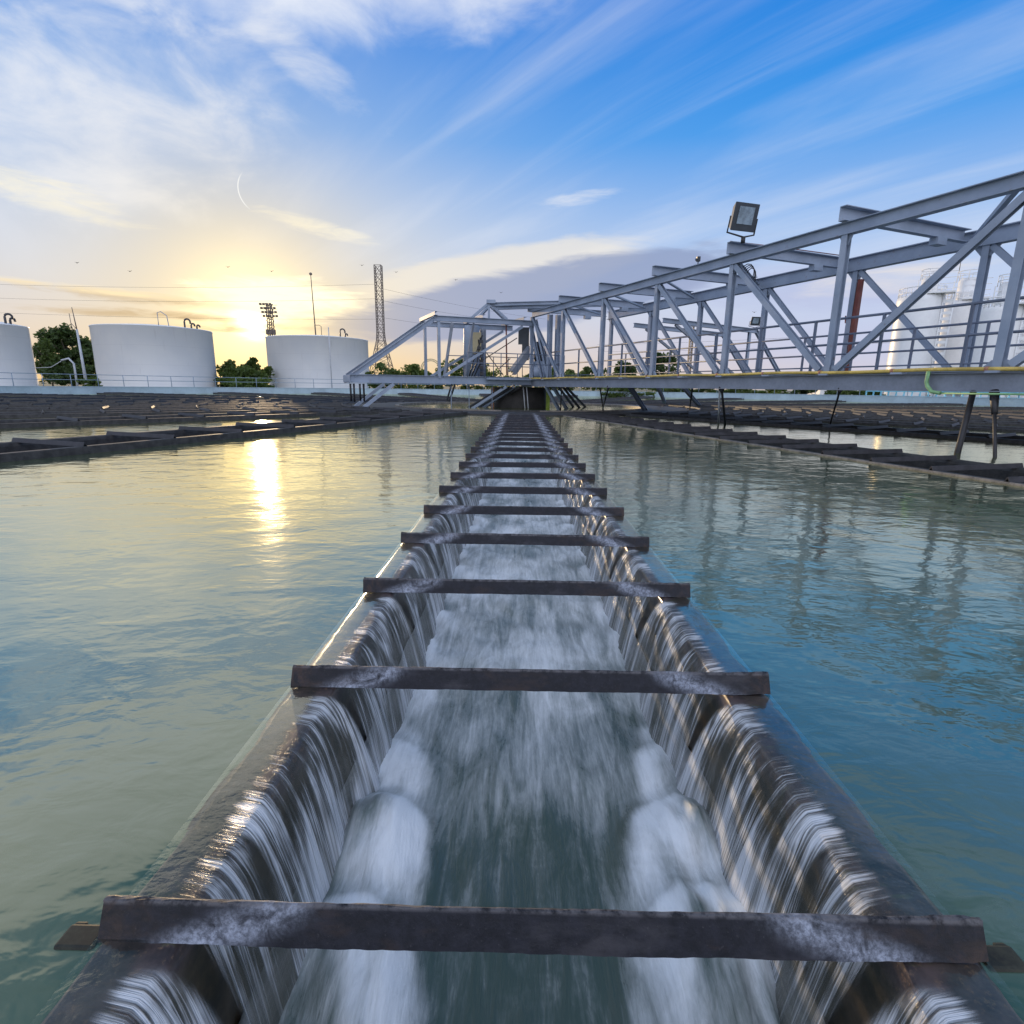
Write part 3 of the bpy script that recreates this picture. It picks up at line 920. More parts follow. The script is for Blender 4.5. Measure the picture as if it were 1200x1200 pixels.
# raking legs of the rotating frame
def leg(p0, p1, w_=.12, material=None):
    m = MB(); m.beam(p0, p1, w_, w_, kind='C', t=.015); part('raking_leg', m, material)
for (x0, x1, y1, Y0) in ((738, 757, 482, 24.5), (771, 780, 474, 27), (800, 821, 477, 27.5), (640, 655, 480, 26.5), (648, 664, 479, 27), (594, 555, 478, 27.5), (603, 568, 477, 28)):
    a = at(x0, 453, Y0); b = onz(x1, y1, WZ); b = b + (b-a).normalized()*.5
    leg(a, b, .16 if x0 > 700 else .13)
for (x0, x1, y1, Y0) in ((590, 550, 477, 27.5), (600, 562, 477, 27.5), (609, 575, 476, 27.5), (655, 672, 477, 27.5), (660, 679, 478, 27.5), (664, 686, 477, 28)):
    a = at(x0, 454, Y0); b = onz(x1, y1, WZ); b = b + (b-a).normalized()*.5
    leg(a, b, .09, BLACK)

# short cross arm to the left
V = Vector((-.9187, -.3949, 0)); W2 = Vector((-.3949, .9187, 0))
A0 = Vector((.60, 28.15, 0)); WA = 2.6
def A(t, z=0, o=0): return A0 + V*t + W2*o + Z*z
TL = 8.55; TK = 5.0; ZA = ZC-.40
for o_ in (0, WA):
    m = MB(); m.beam(A(0, ZA+.13, o_), A(TK, ZA+.10, o_), .18, .24, kind='I', t=.02); part('arm_top_chord', m)
    m = MB(); m.beam(A(TK-.08, ZA+.10, o_), A(TL+.1, 1.42, o_), .16, .2, kind='I', t=.02); part('arm_rake', m)
    m = MB(); m.beam(A(-.2, 1.27, o_), A(TL+.25, 1.27, o_), .18, .36, kind='I', t=.02); part('arm_bottom_chord', m)
    for t_ in (4.75, ):
        m = MB(); m.beam(A(t_, 1.35, o_), A(t_, ZA, o_), .13, .13, up=W2, kind='I', t=.016); part('post', m)
    m = MB(); m.beam(A(.55, ZA-.05, o_), A(4.55, 1.42, o_), .12, .1, up=W2, kind='C', t=.014); part('diagonal', m)
    m = MB(); m.beam(A(6.9, 1.05, o_), A(8.6, -.25, o_), .2, .14, kind='C', t=.016); part('raking_leg', m)
    for q in (.0, .55):
        m = MB(); m.tube([A(TL+.1-q*.9, 1.05, o_*.5+q), A(TL+.1-q*.9, .25, o_*.5+q)], .05, 8, r1=.04); part('hanger_rod', m, BLACK)
for t_ in (.5, 2.6, TK-.1):
    m = MB(); m.beam(A(t_, ZA+.30, -.2), A(t_, ZA+.30, WA+.2), .14, .16, kind='C', t=.014); part('cross_beam', m)
m = MB(); m.beam(A(TL+.2, 1.27, -.1), A(TL+.2, 1.27, WA+.1), .14, .3, kind='C', t=.014); part('end_beam', m)
for t_ in (4.1, 3.2, 2.0):
    m = MB(); m.tube([A(t_, 1.0, .3), A(t_, -.3, .3)], .02, 6); part('hanger_rod', m)
for (x0, x1) in ((533, 526), (529, 523)):
    a = at(x0, 450, 27.5); b = at(x1, 470, 26.8); m = MB(); m.beam(a, b, .09, .09, kind='L', t=.02); part('raking_leg', m, BLACK)

# gable frame and machinery over the drum
G = Vector((CX-1.2, CY-1.0, 0))
apex = at(573, 355, 27.6)
for q in (Vector((-.55, 0, 0)), Vector((.55, 0, 0)), Vector((-.5, 1.4, 0)), Vector((.55, 1.4, 0))):
    b = Vector((apex.x+q.x*1.6, apex.y+q.y, ZC-.15)); m = MB(); m.beam(apex+Vector((0, q.y*.6, 0)), b, .11, .11, kind='L', t=.02); part('gable_leg', m)
m = MB(); m.beam((apex.x, apex.y, ZC-.2), apex, .1, .1, up=(0, 1, 0), kind='I', t=.02); m.box(apex+Vector((.1, 0, .05)), (.42, .3, .16)); part('gable_post', m)
m = MB(); m.beam(apex+Vector((.1, .1, -.05)), F(PL*5.3, ZC+.5)+N*1.2, .2, .16, kind='I', t=.02); part('gable_beam', m)
m = MB(); m.beam(apex+Vector((.1, 1.0, -.1)), F(PL*5.2, ZC+.45)+N*2.6, .2, .16, kind='I', t=.02); part('gable_beam', m)
# heavy double post and diagonals at the drum
for dx_ in (0, .42):
    p = F(PL*5.55, 0)+N*(.25+dx_)
    m = MB(); m.beam(p+Z*1.4, p+Z*ZC, .2, .2, up=N, kind='I', t=.02); part('drive_post', m)
for t0 in (5.95, 6.15):
    m = MB(); m.beam(F(PL*t0, ZC-.1)+N*.1, F(PL*(t0-.42), 1.45)+N*.2, .16, .13, up=N, kind='C', t=.015); part('diagonal', m)
for (x, y, r_, z0, z1, mt) in ((553, 0, .42, 1.5, 4.0, STEEL), (566, .4, .16, 1.5, 3.9, STEELD)):
    c = at(x, 440, 29.2+y); m = MB(); m.lathe([(0, z0), (r_, z0), (r_, z1-.1), (r_*.85, z1), (0, z1)], (c.x, c.y, 0), 20); part('dosing_tank', m, mt)
c = at(559, 402, 28.6); m = MB(); m.box(c, (.42, .3, 1.0)); part('cabinet', m, TAN)
# gear motor, platform, chute
c = at(633, 425, 28.6)
m = MB(); m.lathe([(0, 0), (.55, 0), (.55, .45), (.4, .5), (.4, .75), (0, .75)], (c.x, c.y, 1.5), 20); gear = part('gearbox', m)
m = MB(); m.lathe([(0, .75), (.26, .75), (.3, .8), (.3, 1.45), (.22, 1.5), (.22, 1.7), (0, 1.72)], (c.x, c.y, 1.5), 18); mot = part('motor', m, BLACK)
m = MB()
for q in range(10):
    m.lathe([(.30, .85+.06*q), (.335, .86+.06*q), (.335, .88+.06*q), (.30, .89+.06*q)], (c.x, c.y, 1.5), 16)
part('motor_fins', m, BLACK, mot)
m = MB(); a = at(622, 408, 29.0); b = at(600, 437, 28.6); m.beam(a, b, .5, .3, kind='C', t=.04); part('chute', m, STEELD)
m = MB(); a = at(614, 375, 29.5); m.box((a.x, a.y, 3.55), (.55, .6, .8)); m.box((a.x+.1, a.y-.1, 2.75), (.36, .4, .8)); part('drive_housing', m, LAMPB)
m = MB(); c1 = at(594, 440, 27.9); m.tube([c1, at(593, 372, 27.9)], .035, 8); part('red_pole', m, RED)
m = MB(); m.box((CX-.3, CY-.2, 1.36), (4.6, 4.2, .08), .41); part('platform_deck', m)
m = MB()
for (off) in (-1.9, 1.2):
    for z in (1.0, .55):
        m.tube([A(-.8, 1.45+z, off), A(4.0, 1.45+z, off)], .022, 6)
    for q in range(7):
        m.tube([A(-.8+.8*q, 1.4, off), A(-.8+.8*q, 2.45, off)], .022, 6)
part('platform_rail', m, RAIL)
m = MB()
for (x0, y0, x1, y1) in ((566, 408, 590, 440), (606, 396, 566, 422), (598, 420, 585, 432)):
    m.tube([at(x0, y0, 28.4), at(x1, y1, 28.4)], .025, 6)
part('brace_rod', m, BLACK)
m = MB()
for q in range(3):
    m.tube([A(2.9+q*.12, 1.4, .5), A(2.5+.2*q, 2.2, .5), A(2.65-.1*q, 3.2+.1*q, .5)], .03, 6)
for q in range(6):
    c = A(2.6+random.uniform(-.15, .15), 1.6+q*.3, .45); m.box(c, (.18, .16, .14))
part('valve_pipework', m, BLACK)
m = MB(); m.beam(A(3.25, 1.35, .9), A(2.75, 4.05, .9), .1, .1, up=W2, kind='L', t=.02); part('inclined_strut', m, STEELD)
m = MB(); m.beam(at(521, 440, 28.8), at(530, 378, 28.8), .14, .14, up=(0, 1, 0), kind='I', t=.02); part('inclined_strut', m, STEELD)
# second arm seen through the truss, behind on the right
def B(t, z=0, o=0): return F(PL*4.6, 0) + N*(WB+.4) + N*t + U*o + Z*z
for o_ in (0, 2.2):
    m = MB(); m.beam(B(-.4, 3.95, o_), B(5.2, 3.75, o_), .16, .2, kind='I', t=.02); part('arm_top_chord', m)
    m = MB(); m.beam(B(-.4, 1.25, o_), B(7.5, 1.25, o_), .16, .3, kind='I', t=.02); part('arm_bottom_chord', m)
    m = MB(); m.beam(B(5.1, 3.75, o_), B(7.3, 1.4, o_), .14, .16, kind='I', t=.02); part('arm_rake', m)
    m = MB(); m.beam(B(4.7, 1.3, o_), B(4.7, 3.7, o_), .12, .12, up=U, kind='I', t=.016); part('post', m)
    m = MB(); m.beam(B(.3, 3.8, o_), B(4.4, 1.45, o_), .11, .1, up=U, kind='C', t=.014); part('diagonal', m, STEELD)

# ------------------------------------------------------------------ floodlights on the bridge
def floodlight(pos, s, face, label, side=None):
    """pos: foot of the bracket; face: direction the glass looks"""
    t = thing('floodlight', label, 'floodlight', pos, 'floodlights on the bridge')
    f = Vector(face).normalized(); r_ = f.cross(Z).normalized(); u = r_.cross(f)
    c = Vector(pos) + Z*(.33*s)
    m = MB()
    # housing tapers to the back
    hw, hh, dp = .26*s, .23*s, .16*s
    fr = [c + r_*(sx*hw) + u*(sz*hh) for sx, sz in ((-1, -1), (1, -1), (1, 1), (-1, 1))]
    bk = [c - f*dp + r_*(sx*hw*.72) + u*(sz*hh*.7) for sx, sz in ((-1, -1), (1, -1), (1, 1), (-1, 1))]
    a = [m.bm.verts.new(p) for p in fr]; b = [m.bm.verts.new(p) for p in bk]
    m.bm.faces.new(a); m.bm.faces.new(b[::-1])
    for i in range(4): m.bm.faces.new((a[i], b[i], b[(i+1) % 4], a[(i+1) % 4]))
    hs = obj('housing', m, LAMPB, t, bevel=.01*s)
    m = MB(); k = f*.012*s
    m.sweep([(-hw*.62, -hh*.5), (hw*.62, -hh*.5), (hw*.62, hh*.72), (-hw*.62, hh*.72)], c + f*.002, c + k, up=u)
    obj('glass', m, GLASS, hs)
    m = MB()
    p = Vector(pos)
    m.tube([c - r_*hw*1.1 - f*.03*s, c - r_*hw*1.12 - u*hh*1.15 - f*.03*s, p, c + r_*hw*1.12 - u*hh*1.15 - f*.03*s, c + r_*hw*1.1 - f*.03*s], .016*s, 6)
    m.tube([p, p - Z*.1*s], .04*s, 8)
    obj('bracket', m, BLACK, t)
    return t
fp = F(2*PL-.36, ZC+.60)-N*.10
floodlight(fp, 1.45, (.30, -.93, -.22), 'large dark floodlight standing on top of the bridge chord against blue sky')
p2 = B(5.0, 3.9, 0)
floodlight(p2, .9, (.1, -.93, -.3), 'small dark floodlight low behind the truss, on the far arm end')
m = MB(); p = F(2*PL+1.45, ZC+.26)
m.tube([p, p+Z*.1], .015, 6); m.box(p+Z*.16, (.10, .10, .13)); m.tube([p+Z*.14-N*.06, p+Z*.14-N*.09], .035, 8)
tag(obj('signal_lamp', m, LAMPB), 'tiny dark box lamp on a stem upon the bridge top chord', 'lamp')
m = MB(); m.tube([F(2*PL+.1, ZC+.60)-N*.1, F(2*PL, ZC+.60)+N*1.6, F(2*PL-.05, ZC+.60)+N*4.0], .014, 6)
tag(obj('cable_conduit', m, RED), 'thin rust red conduit lying on the cross beam behind the large floodlight', 'conduit')

# ------------------------------------------------------------------ tank rim wall and guard rail
WT = .58
wall = thing('tank_wall', 'pale blue painted round concrete wall enclosing the whole tank', 'wall', (CX, CY, 0))
m = MB(); m.lathe([(TANK_R, -1.2), (TANK_R, WT-.05), (TANK_R-.04, WT-.05), (TANK_R-.04, WT), (TANK_R+.3, WT), (TANK_R+.3, -.6)], (CX, CY, 0), 160, False, True)
obj('wall_ring', m, WALLP, wall)
gr = thing('guard_rail', 'grey blue tubular guard rail standing along the top of the tank wall', 'railing', (CX, CY, WT))
m = MB()
a0, a1 = R(-28), R(208)
RR = TANK_R+.13
NS = 150
for z in (1.0, .55):
    m.tube([(CX+RR*math.cos(a0+(a1-a0)*k/NS), CY+RR*math.sin(a0+(a1-a0)*k/NS), WT+z) for k in range(NS+1)], .028, 6)
obj('rails', m, FENCE, gr)
NPOST = 84
p0 = None
for k in range(NPOST):
    a = a0+(a1-a0)*(k+.3)/NPOST
    loc = (RR*math.cos(a), RR*math.sin(a), 0)
    if p0 is None:
        m = MB(); m.tube([(0, 0, 0), (0, 0, 1.0)], .03, 6); p0 = obj('rail_post', m, FENCE, gr, local=True); p0.location = loc
    else: copy_child(p0, gr, loc)

# ------------------------------------------------------------------ storage tanks
def storage_tank(xl, xr, ytop, xmid, D, label, pipes, mast=None):
    azl, azr = azel(xl, 420)[0], azel(xr, 420)[0]
    a = (azl+azr)/2; h = (azr-azl)/2
    c = Vector((math.sin(a)*D, math.cos(a)*D, -.4)); r = D*math.sin(h)
    e = azel(xmid, ytop)[1]
    H = CP.z + (D-r)*math.tan(e) + .4
    t = thing('storage_tank', label, 'tank', c, 'white storage tanks')
    m = MB(); m.lathe([(r, 0), (r, H-.12), (r+.05, H-.10), (r+.05, H), (r-.1, H+.02)], c, 72); obj('shell', m, TANK, t)
    m = MB(); m.lathe([(r-.05, H+.015), (r*.6, H+.32), (r*.2, H+.5), (0, H+.52)], c, 72); obj('roof', m, TANK, t)
    toward = (Vector((0, 0, 0))-c); toward.z = 0; toward.normalize(); side = Vector((toward.y, -toward.x, 0))
    for (px, hgt) in pipes:
        d = ray(px, ytop); s_ = d.normalized().x
        # place on the near rim below the column px
        aa = azel(px, ytop)[0]; off = math.tan(aa-a)*D
        off = max(-r*.93, min(r*.93, off))
        q = c + toward*math.sqrt(max(0, r*r-off*off))*.82 - side*off*-1*-1
        q = c + toward*(math.sqrt(max(0.01, r*r-off*off))*.85) + (Vector((math.cos(a), -math.sin(a), 0)))*off*.93
        q.z = c.z+H
        b = Vector((math.cos(a), -math.sin(a), 0))
        m = MB(); rr = hgt*.28
        pts = [q, q+Z*hgt*.7] + [q+Z*hgt*.7 + b*(rr-rr*math.cos(k*math.pi/6)) + Z*rr*math.sin(k*math.pi/6) for k in range(1, 7)] + [q+Z*hgt*.5+b*2*rr]
        m.tube(pts, .11, 8); obj('vent_pipe', m, DARKP, t)
    return t, c, r, H, a
storage_tank(-78, 40, 379, 5, 84, 'white storage tank cut by the left edge of the photo', [(8, 1.1), (14, .7)])
t2, c2, r2, H2, aa2 = storage_tank(110, 252, 381, 180, 92, 'white storage tank between the leafy tree and the setting sun', [(217, 1.2), (225, .7), (232, .6)])
b = Vector((math.cos(aa2), -math.sin(aa2), 0))
q = c2 + (-c2.normalized())*r2*.9; q.z = c2.z+H2
m = MB(); m.tube([q+b*.6, q+b*.6+Z*1.6, q+b*1.0+Z*1.75, q+b*1.6+Z*1.3, q+b*1.7], .06, 6); obj('roof_handrail', m, POLEM, t2)
t3, c3, r3, H3, aa3 = storage_tank(313, 432, 393, 370, 100, 'white storage tank right of the setting sun, behind the bridge arm', [(399, 1.3), (405, .6)])
b = Vector((math.cos(aa3), -math.sin(aa3), 0))
q = c3 + (-c3.normalized())*r3*.9 + b*1.6; q.z = c3.z
m = MB(); m.tube([q-Vector(c3).normalized()*1.4+Z*.3, q-Vector(c3).normalized()*1.4+Z*(H3+1.2)], .07, 6); obj('side_pipe', m, POLEM, t3)
# lightning mast on the third tank
q = at(370, 392, 96); tp = at(364, 321, 96)
ms = thing('lightning_mast', 'slim tapered mast with a ball tip on the tank right of the sun', 'mast', q)
m = MB(); m.tube([q-Z*.6, tp], .12, 8, r1=.06); obj('pole', m, LATT, ms)
m = MB(); m.lathe([(0, -.25), (.2, -.15), (.26, 0), (.2, .15), (0, .25)], tp, 12); obj('ball_tip', m, LATT, ms)
m = MB(); m.tube([q+Vector((1.0, 0, -.6)), q+Vector((1.0, 0, 1.3)), q+Vector((.7, 0, 1.5)), q+Vector((.1, 0, 1.5))], .05, 6); obj('stay', m, LATT, ms)

# sports-ground style floodlight tower in front of the sun
q = at(322, 440, 170); tp = at(322, 356, 170)
ft = thing('floodlight_tower', 'small lattice floodlight tower silhouetted against the sun glare', 'tower', (q.x, q.y, -.4))
m = MB(); hh = tp.z+.4
for sx in (-1, 1):
    for sy in (-1, 1):
        m.beam((q.x+sx*.9, q.y+sy*.9, -.4), (q.x+sx*.55, q.y+sy*.55, tp.z), .22, .22, kind='box')
k = 0; z = 0.0
while z < tp.z-1.5:
    for sy in (-.8, .8):
        m.beam((q.x-.8, q.y+sy, z), (q.x+.8, q.y+sy, z+1.6), .16, .16, kind='box'); m.beam((q.x+.8, q.y+sy, z), (q.x-.8, q.y+sy, z+1.6), .16, .16, kind='box')
    z += 1.6
obj('lattice_frame', m, LATT, ft)
lp = None
for row in range(4):
    for c_ in range(5 if row else 4):
        m = MB(); m.box((q.x-2.1+.95*c_+.25*row, q.y-1, tp.z-.2-row*1.1), (.6, .5, .5)); obj('lamp_head', m, LATT, ft)
m = MB()
for row in range(4): m.beam((q.x-2.4, q.y-.8, tp.z-.5-row*1.1), (q.x+2.7, q.y-.8, tp.z-.5-row*1.1), .1, .1, kind='box')
m.box((q.x, q.y-.2, tp.z-8), (2.6, 1.0, 1.5)); obj('platform', m, LATT, ft)

# pylon
def lattice(name, label, cat, base, top, w0, w1, n, bw, arms=0):
    t = thing(name, label, cat, base)
    m = MB(); H = top.z-base.z
    def wd(f):   # straight shaft above a spread foot
        return w1 + (w0-w1)*max(0, (.42-f)/.42)**1.0
    prev = None
    for k in range(n+1):
        f = k/n; ww = wd(f)/2
        cc = base.lerp(top, f)
        cor = [cc+Vector((sx*ww, sy*ww, 0)) for sx, sy in ((-1, -1), (1, -1), (1, 1), (-1, 1))]
        if prev:
            for i in range(4):
                j = (i+1) % 4
                m.beam(prev[i], cor[i], bw, bw, kind='box')
                m.beam(prev[i], cor[j], bw*.6, bw*.6, kind='box'); m.beam(prev[j], cor[i], bw*.6, bw*.6, kind='box')
                m.beam(cor[i], cor[j], bw*.6, bw*.6, kind='box')
        prev = cor
    obj('lattice_frame', m, LATT, t)
    return t
pb = at(448, 438, 220); pt_ = at(443, 311, 220); pb.z = -.4
pt_.y = 220
py = lattice('pylon', 'tall rusty lattice pylon rising behind the left bridge arm', 'pylon', pb, pt_, 10.5, 2.5, 15, .22)
# leaning pole between the first two tanks
q = at(101, 447, 60); q.z = -.3; m_ = at(90, 386, 60); tp = at(84, 360, 60)
po = thing('utility_pole', 'leaning pale pole with antenna in front of the leafy tree', 'pole', q)
m = MB(); m.tube([q, m_], .17, 10, r1=.10); obj('mast', m, POLEM, po)
m = MB(); m.tube([m_, tp], .06, 6, r1=.03); m.tube([m_-Vector((.5, 0, .2)), m_-Vector((.55, 0, -1.6))], .03, 6); m.tube([m_-Vector((.5, 0, -.6)), m_], .03, 6); obj('antenna', m, LATT, po)
q = at(90, 448, 58); q.z = -.3
m = MB(); zz = at(87, 426, 58); m.tube([q, (q.x, q.y, zz.z), zz+Vector((-.5, 0, .5)), zz+Vector((-1.3, 0, .3))], .10, 8)
m.tube([zz+Vector((-1.0, 0, .4)), zz+Vector((-2.5, 0, -.4)), zz+Vector((-4.5, 0, -.5))], .035, 6)
tag(obj('bent_pipe', m, POLEM), 'pale upright pipe with bent top beside the leaning pole', 'pipe')

# ------------------------------------------------------------------ silos on the right
def silo(xl, xr, ytop, D, label, tower):
    azl, azr = azel(xl, 400)[0], azel(xr, 400)[0]
    a = (azl+azr)/2; c = Vector((math.sin(a)*D, math.cos(a)*D, -.4)); r = D*math.sin((azr-azl)/2)
    e = azel((xl+xr)/2, ytop)[1]; H = CP.z+.4+(D-r)*math.tan(e)
    t = thing('silo', label, 'silo', c, 'white silos behind the bridge')
    m = MB(); m.lathe([(r, 0), (r, H-.5), (r*.97, H-.15), (r*.9, H), (0, H+.3)], c, 48); obj('shell', m, SILO, t)
    b = Vector((math.cos(a), -math.sin(a), 0)); f = -Vector((c.x, c.y, 0)).normalized()
    m = MB()
    for z in (.45, 1.0):
        m.tube([(c.x+r*.95*math.cos(k*math.pi/18), c.y+r*.95*math.sin(k*math.pi/18), c.z+H-.2+z) for k in range(37)], .05, 6)
    for k in range(24):
        m.tube([(c.x+r*.95*math.cos(k*math.pi/12), c.y+r*.95*math.sin(k*math.pi/12), c.z+H-.3+zz) for zz in (0, 1.3)], .04, 6)
    obj('roof_railing', m, SILO, t)
    if tower:
        off, tw, th = tower
        p = c + b*off*r + Z*H
        m = MB(); m.lathe([(tw*r, -1), (tw*r, th), (tw*r*.8, th+.25), (0, th+.3)], p, 24); ftw = obj('filter_tower', m, SILO, t)
        m = MB()
        for k in range(9): m.tube([(p.x+tw*r*1.15*math.cos(k*.785), p.y+tw*r*1.15*math.sin(k*.785), p.z+th+q) for q in (0, 1.0)], .04, 6)
        for q in (.5, 1.0): m.tube([(p.x+tw*r*1.15*math.cos(k*.3927), p.y+tw*r*1.15*math.sin(k*.3927), p.z+th+q) for k in range(17)], .04, 6)
        obj('tower_railing', m, SILO, ftw)
        m = MB(); s0 = p - b*tw*r*1.3 + f*tw*r*.8
        for k in range(int(th/.5)):
            m.beam(s0+Z*k*.5+b*0, s0+Z*k*.5+b*.6, .06, .06, kind='box')
        m.tube([s0, s0+Z*th], .06, 6); m.tube([s0+b*.6, s0+b*.6+Z*th], .06, 6); obj('ladder', m, SILO, ftw)
    m = MB(); s0 = c + f*r*.55 + b*r*.88
    for k in range(int(H/.6)): m.beam(s0+Z*k*.6, s0+Z*k*.6+b*.9, .08, .3, kind='box')
    m.tube([s0, s0+Z*H], .08, 6); m.tube([s0+b*.9, s0+b*.9+Z*H], .08, 6); obj('ladder_cage', m, SILO, t)
    m = MB(); m.box(c + f*r*.6 + b*r*.75 + Z*(H+.1), (2.4, 1.6, .15), -a)
    for z in (.5, 1.0, 1.6, 2.2): m.beam(c + f*r*.6 + b*(r*.75-1.2) + Z*(H+z), c + f*r*.6 + b*(r*.75+1.2) + Z*(H+z), .06, .06, kind='box')
    obj('landing', m, SILO, t)
    return t
silo(1043, 1100, 345, 78, 'wide white silo seen through the truss, leftmost of the group', (.25, .35, 1.7))
silo(1096, 1139, 352, 84, 'slim white silo with tall filter tower and antenna, second from left', (.30, .62, 2.2))
silo(1139, 1196, 358, 76, 'wide white silo under the steep diagonal, third from left', (.1, .42, 2.0))
silo(1188, 1235, 356, 84, 'white silo cut by the right edge of the photo', (.1, .42, 1.6))
q = at(1124, 318, 83); m = MB(); m.tube([q, q+Vector((0, 0, 2.6))], .05, 6, r1=.02)
tag(obj('antenna', m, LATT), 'thin whip antenna on top of the slim silo tower', 'antenna')
# turquoise plant railing and low white sheds under the silos
tq = thing('turquoise_railing', 'turquoise railing and pipe rack at the foot of the silos', 'railing', at(1110, 462, 56))
m = MB(); A_ = at(1015, 461, 60); B_ = at(1230, 463, 50)
A_.z = B_.z = 0
for z in (.5, 1.0, 1.45): m.beam(A_+Z*z, B_+Z*z, .12, .12, kind='box')
obj('rails', m, TEAL, tq)
for k in range(22):
    m = MB(); p = A_.lerp(B_, k/21); m.beam(p-Z*.3, p+Z*1.5, .12, .12, up=(0, 1, 0), kind='box'); obj('rail_post', m, TEAL, tq)
for i, (px, Y, wd_, h) in enumerate(((1040, 68, 2.6, 1.9), (1063, 66, 1.8, 1.6), (1110, 62, 3.4, 1.5))):
    p = at(px, 460, Y); p.z = -.4
    t = thing('plant_skid', ['turquoise pump cabinet left of the silo foot', 'small turquoise cabinet with white lid at the silo foot', 'long white equipment cabinet low in front of the silos'][i], 'cabinet', p)
    m = MB(); m.box(p+Z*(h/2), (wd_, 1.6, h)); obj('body', m, TEAL if i < 2 else WHITE, t)
    m = MB(); m.box(p+Z*(h+.07), (wd_+.2, 1.8, .14)); obj('lid', m, WHITE, t)
    m = MB(); m.box(p+Z*(h*.5)-Vector((0, .82, 0)), (wd_*.4, .06, h*.7)); obj('door', m, POLEM, t)
# low pale building far right behind the hedge
p = at(985, 459, 95); p.z = -.4
t = thing('low_building', 'low white flat building behind shrubs right of the bridge rods', 'building', p)
m = MB(); m.box(p+Z*.9, (9, 4, 2.0)); obj('walls', m, WHITE, t)
m = MB(); m.box(p+Z*2.0, (9.4, 4.4, .2)); obj('roof', m, STEELD, t)

# ------------------------------------------------------------------ trees and shrubs
def foliage(bm, c, rx, ry, rz, n, ls, rnd, lobes):
    cl = []
    for i in range(lobes):
        th = rnd.uniform(0, 2*math.pi); ph = math.acos(rnd.uniform(-.95, 1)); rr = rnd.uniform(.4, .88)
        cl.append((Vector((c.x+rx*rr*math.cos(th)*math.sin(ph), c.y+ry*rr*math.sin(th)*math.sin(ph), c.z+rz*rr*math.cos(ph))), rnd.uniform(.18, .38)))
    for i in range(n):
        cc, cr = rnd.choice(cl)
        v = Vector((rnd.gauss(0, 1), rnd.gauss(0, 1), rnd.gauss(0, 1))); v.normalize()
        q = rnd.random()**.45
        p = cc + Vector((v.x*rx*cr, v.y*ry*cr, v.z*rz*cr*.75))*q
        a = Vector((rnd.gauss(0, 1), rnd.gauss(0, 1), rnd.gauss(0, .6))).normalized()
        b = a.cross(Vector((rnd.gauss(0, 1), rnd.gauss(0, 1), rnd.gauss(0, 1)))).normalized()
        s = ls*rnd.uniform(.6, 1.4)
        bm.faces.new([bm.verts.new(p+a*s), bm.verts.new(p+b*s*.6), bm.verts.new(p-a*s), bm.verts.new(p-b*s*.6)])
def tree(name, label, cat, px0, px1, ytop, Y, mt, seed, n=2600, ls=.22, lobes=26, trunk=True, group=None, depth=.8, zb=-.4, low=.25):
    rnd = random.Random(seed)
    a = at(px0, ytop, Y); b = at(px1, ytop, Y)
    top = (a.z+b.z)/2; w_ = (b.x-a.x)/2; base = Vector(((a.x+b.x)/2, Y, zb))
    t = thing(name, label, cat, base, group)
    H = top-zb
    cz = zb+H*(low+1)/2; rz = H*(1-low)/2
    m = MB(); foliage(m.bm, Vector((base.x, base.y, cz)), w_*1.02, w_*depth, rz*1.05, int(n*1.3), ls*1.1, rnd, lobes)
    obj('crown', m, mt, t, normals=False)
    m = MB()
    if trunk:
        m.tube([base, base+Vector((.1*w_, 0, H*.3)), base+Vector((-.05*w_, 0, H*.75))], w_*.07+.05, 8, r1=w_*.02+.02)
        for i in range(7):
            th = rnd.uniform(0, 6.28); z0 = rnd.uniform(.2, .55)*H
            s0 = base+Z*z0; m.tube([s0, s0+Vector((math.cos(th)*w_*.4, math.sin(th)*w_*.4, H*.16)), s0+Vector((math.cos(th)*w_*.75, math.sin(th)*w_*.75, H*.3))], w_*.03+.02, 6, r1=.02)
    else:
        for i in range(6):
            th = rnd.uniform(0, 6.28); m.tube([base, base+Vector((math.cos(th)*w_*.5, math.sin(th)*w_*.4, H*.6))], .04, 5, r1=.015)
    obj('trunk' if trunk else 'stems', m, BARK, t)
    return t
tree('broad_tree', 'broad dark tree with gaps of sky, between the first two tanks', 'tree', 36, 112, 381, 96, LEAFD, 3, 5200, .30, 44, group='trees beyond the tank wall', low=.1)
tree('bush', 'dark undergrowth bush at the foot of the broad tree', 'bush', 44, 116, 420, 88, LEAFD, 14, 3000, .24, 34, False, 'trees beyond the tank wall', low=0)
tree('young_tree', 'greener bushy tree close to the left tank edge', 'tree', 36, 68, 396, 90, LEAFM, 4, 2600, .25, 24, group='trees beyond the tank wall', low=.05)
tree('shrub', 'small bright shrub at the foot of the leaning pole', 'shrub', 92, 120, 441, 50, LEAFL, 5, 500, .12, 10, False, 'shrubs along the tank wall')
tree('broad_tree', 'backlit bushy tree below the setting sun, left half of the gap', 'tree', 252, 292, 421, 84, LEAFM, 6, 2400, .22, 26, True, 'trees beyond the tank wall', low=.05)
tree('broad_tree', 'backlit bushy tree below the setting sun, touching the right tank', 'tree', 280, 318, 419, 86, LEAFM, 7, 2400, .22, 26, True, 'trees beyond the tank wall', low=.05)
tree('bush', 'dark bush filling the gap under the backlit trees', 'bush', 250, 320, 428, 80, LEAFM, 15, 3200, .2, 34, False, 'trees beyond the tank wall', low=0)
tree('shrub', 'low bright hedge bush in front of the backlit trees', 'shrub', 254, 318, 440, 62, LEAFL, 8, 1500, .13, 30, False, 'shrubs along the tank wall', zb=-.3)
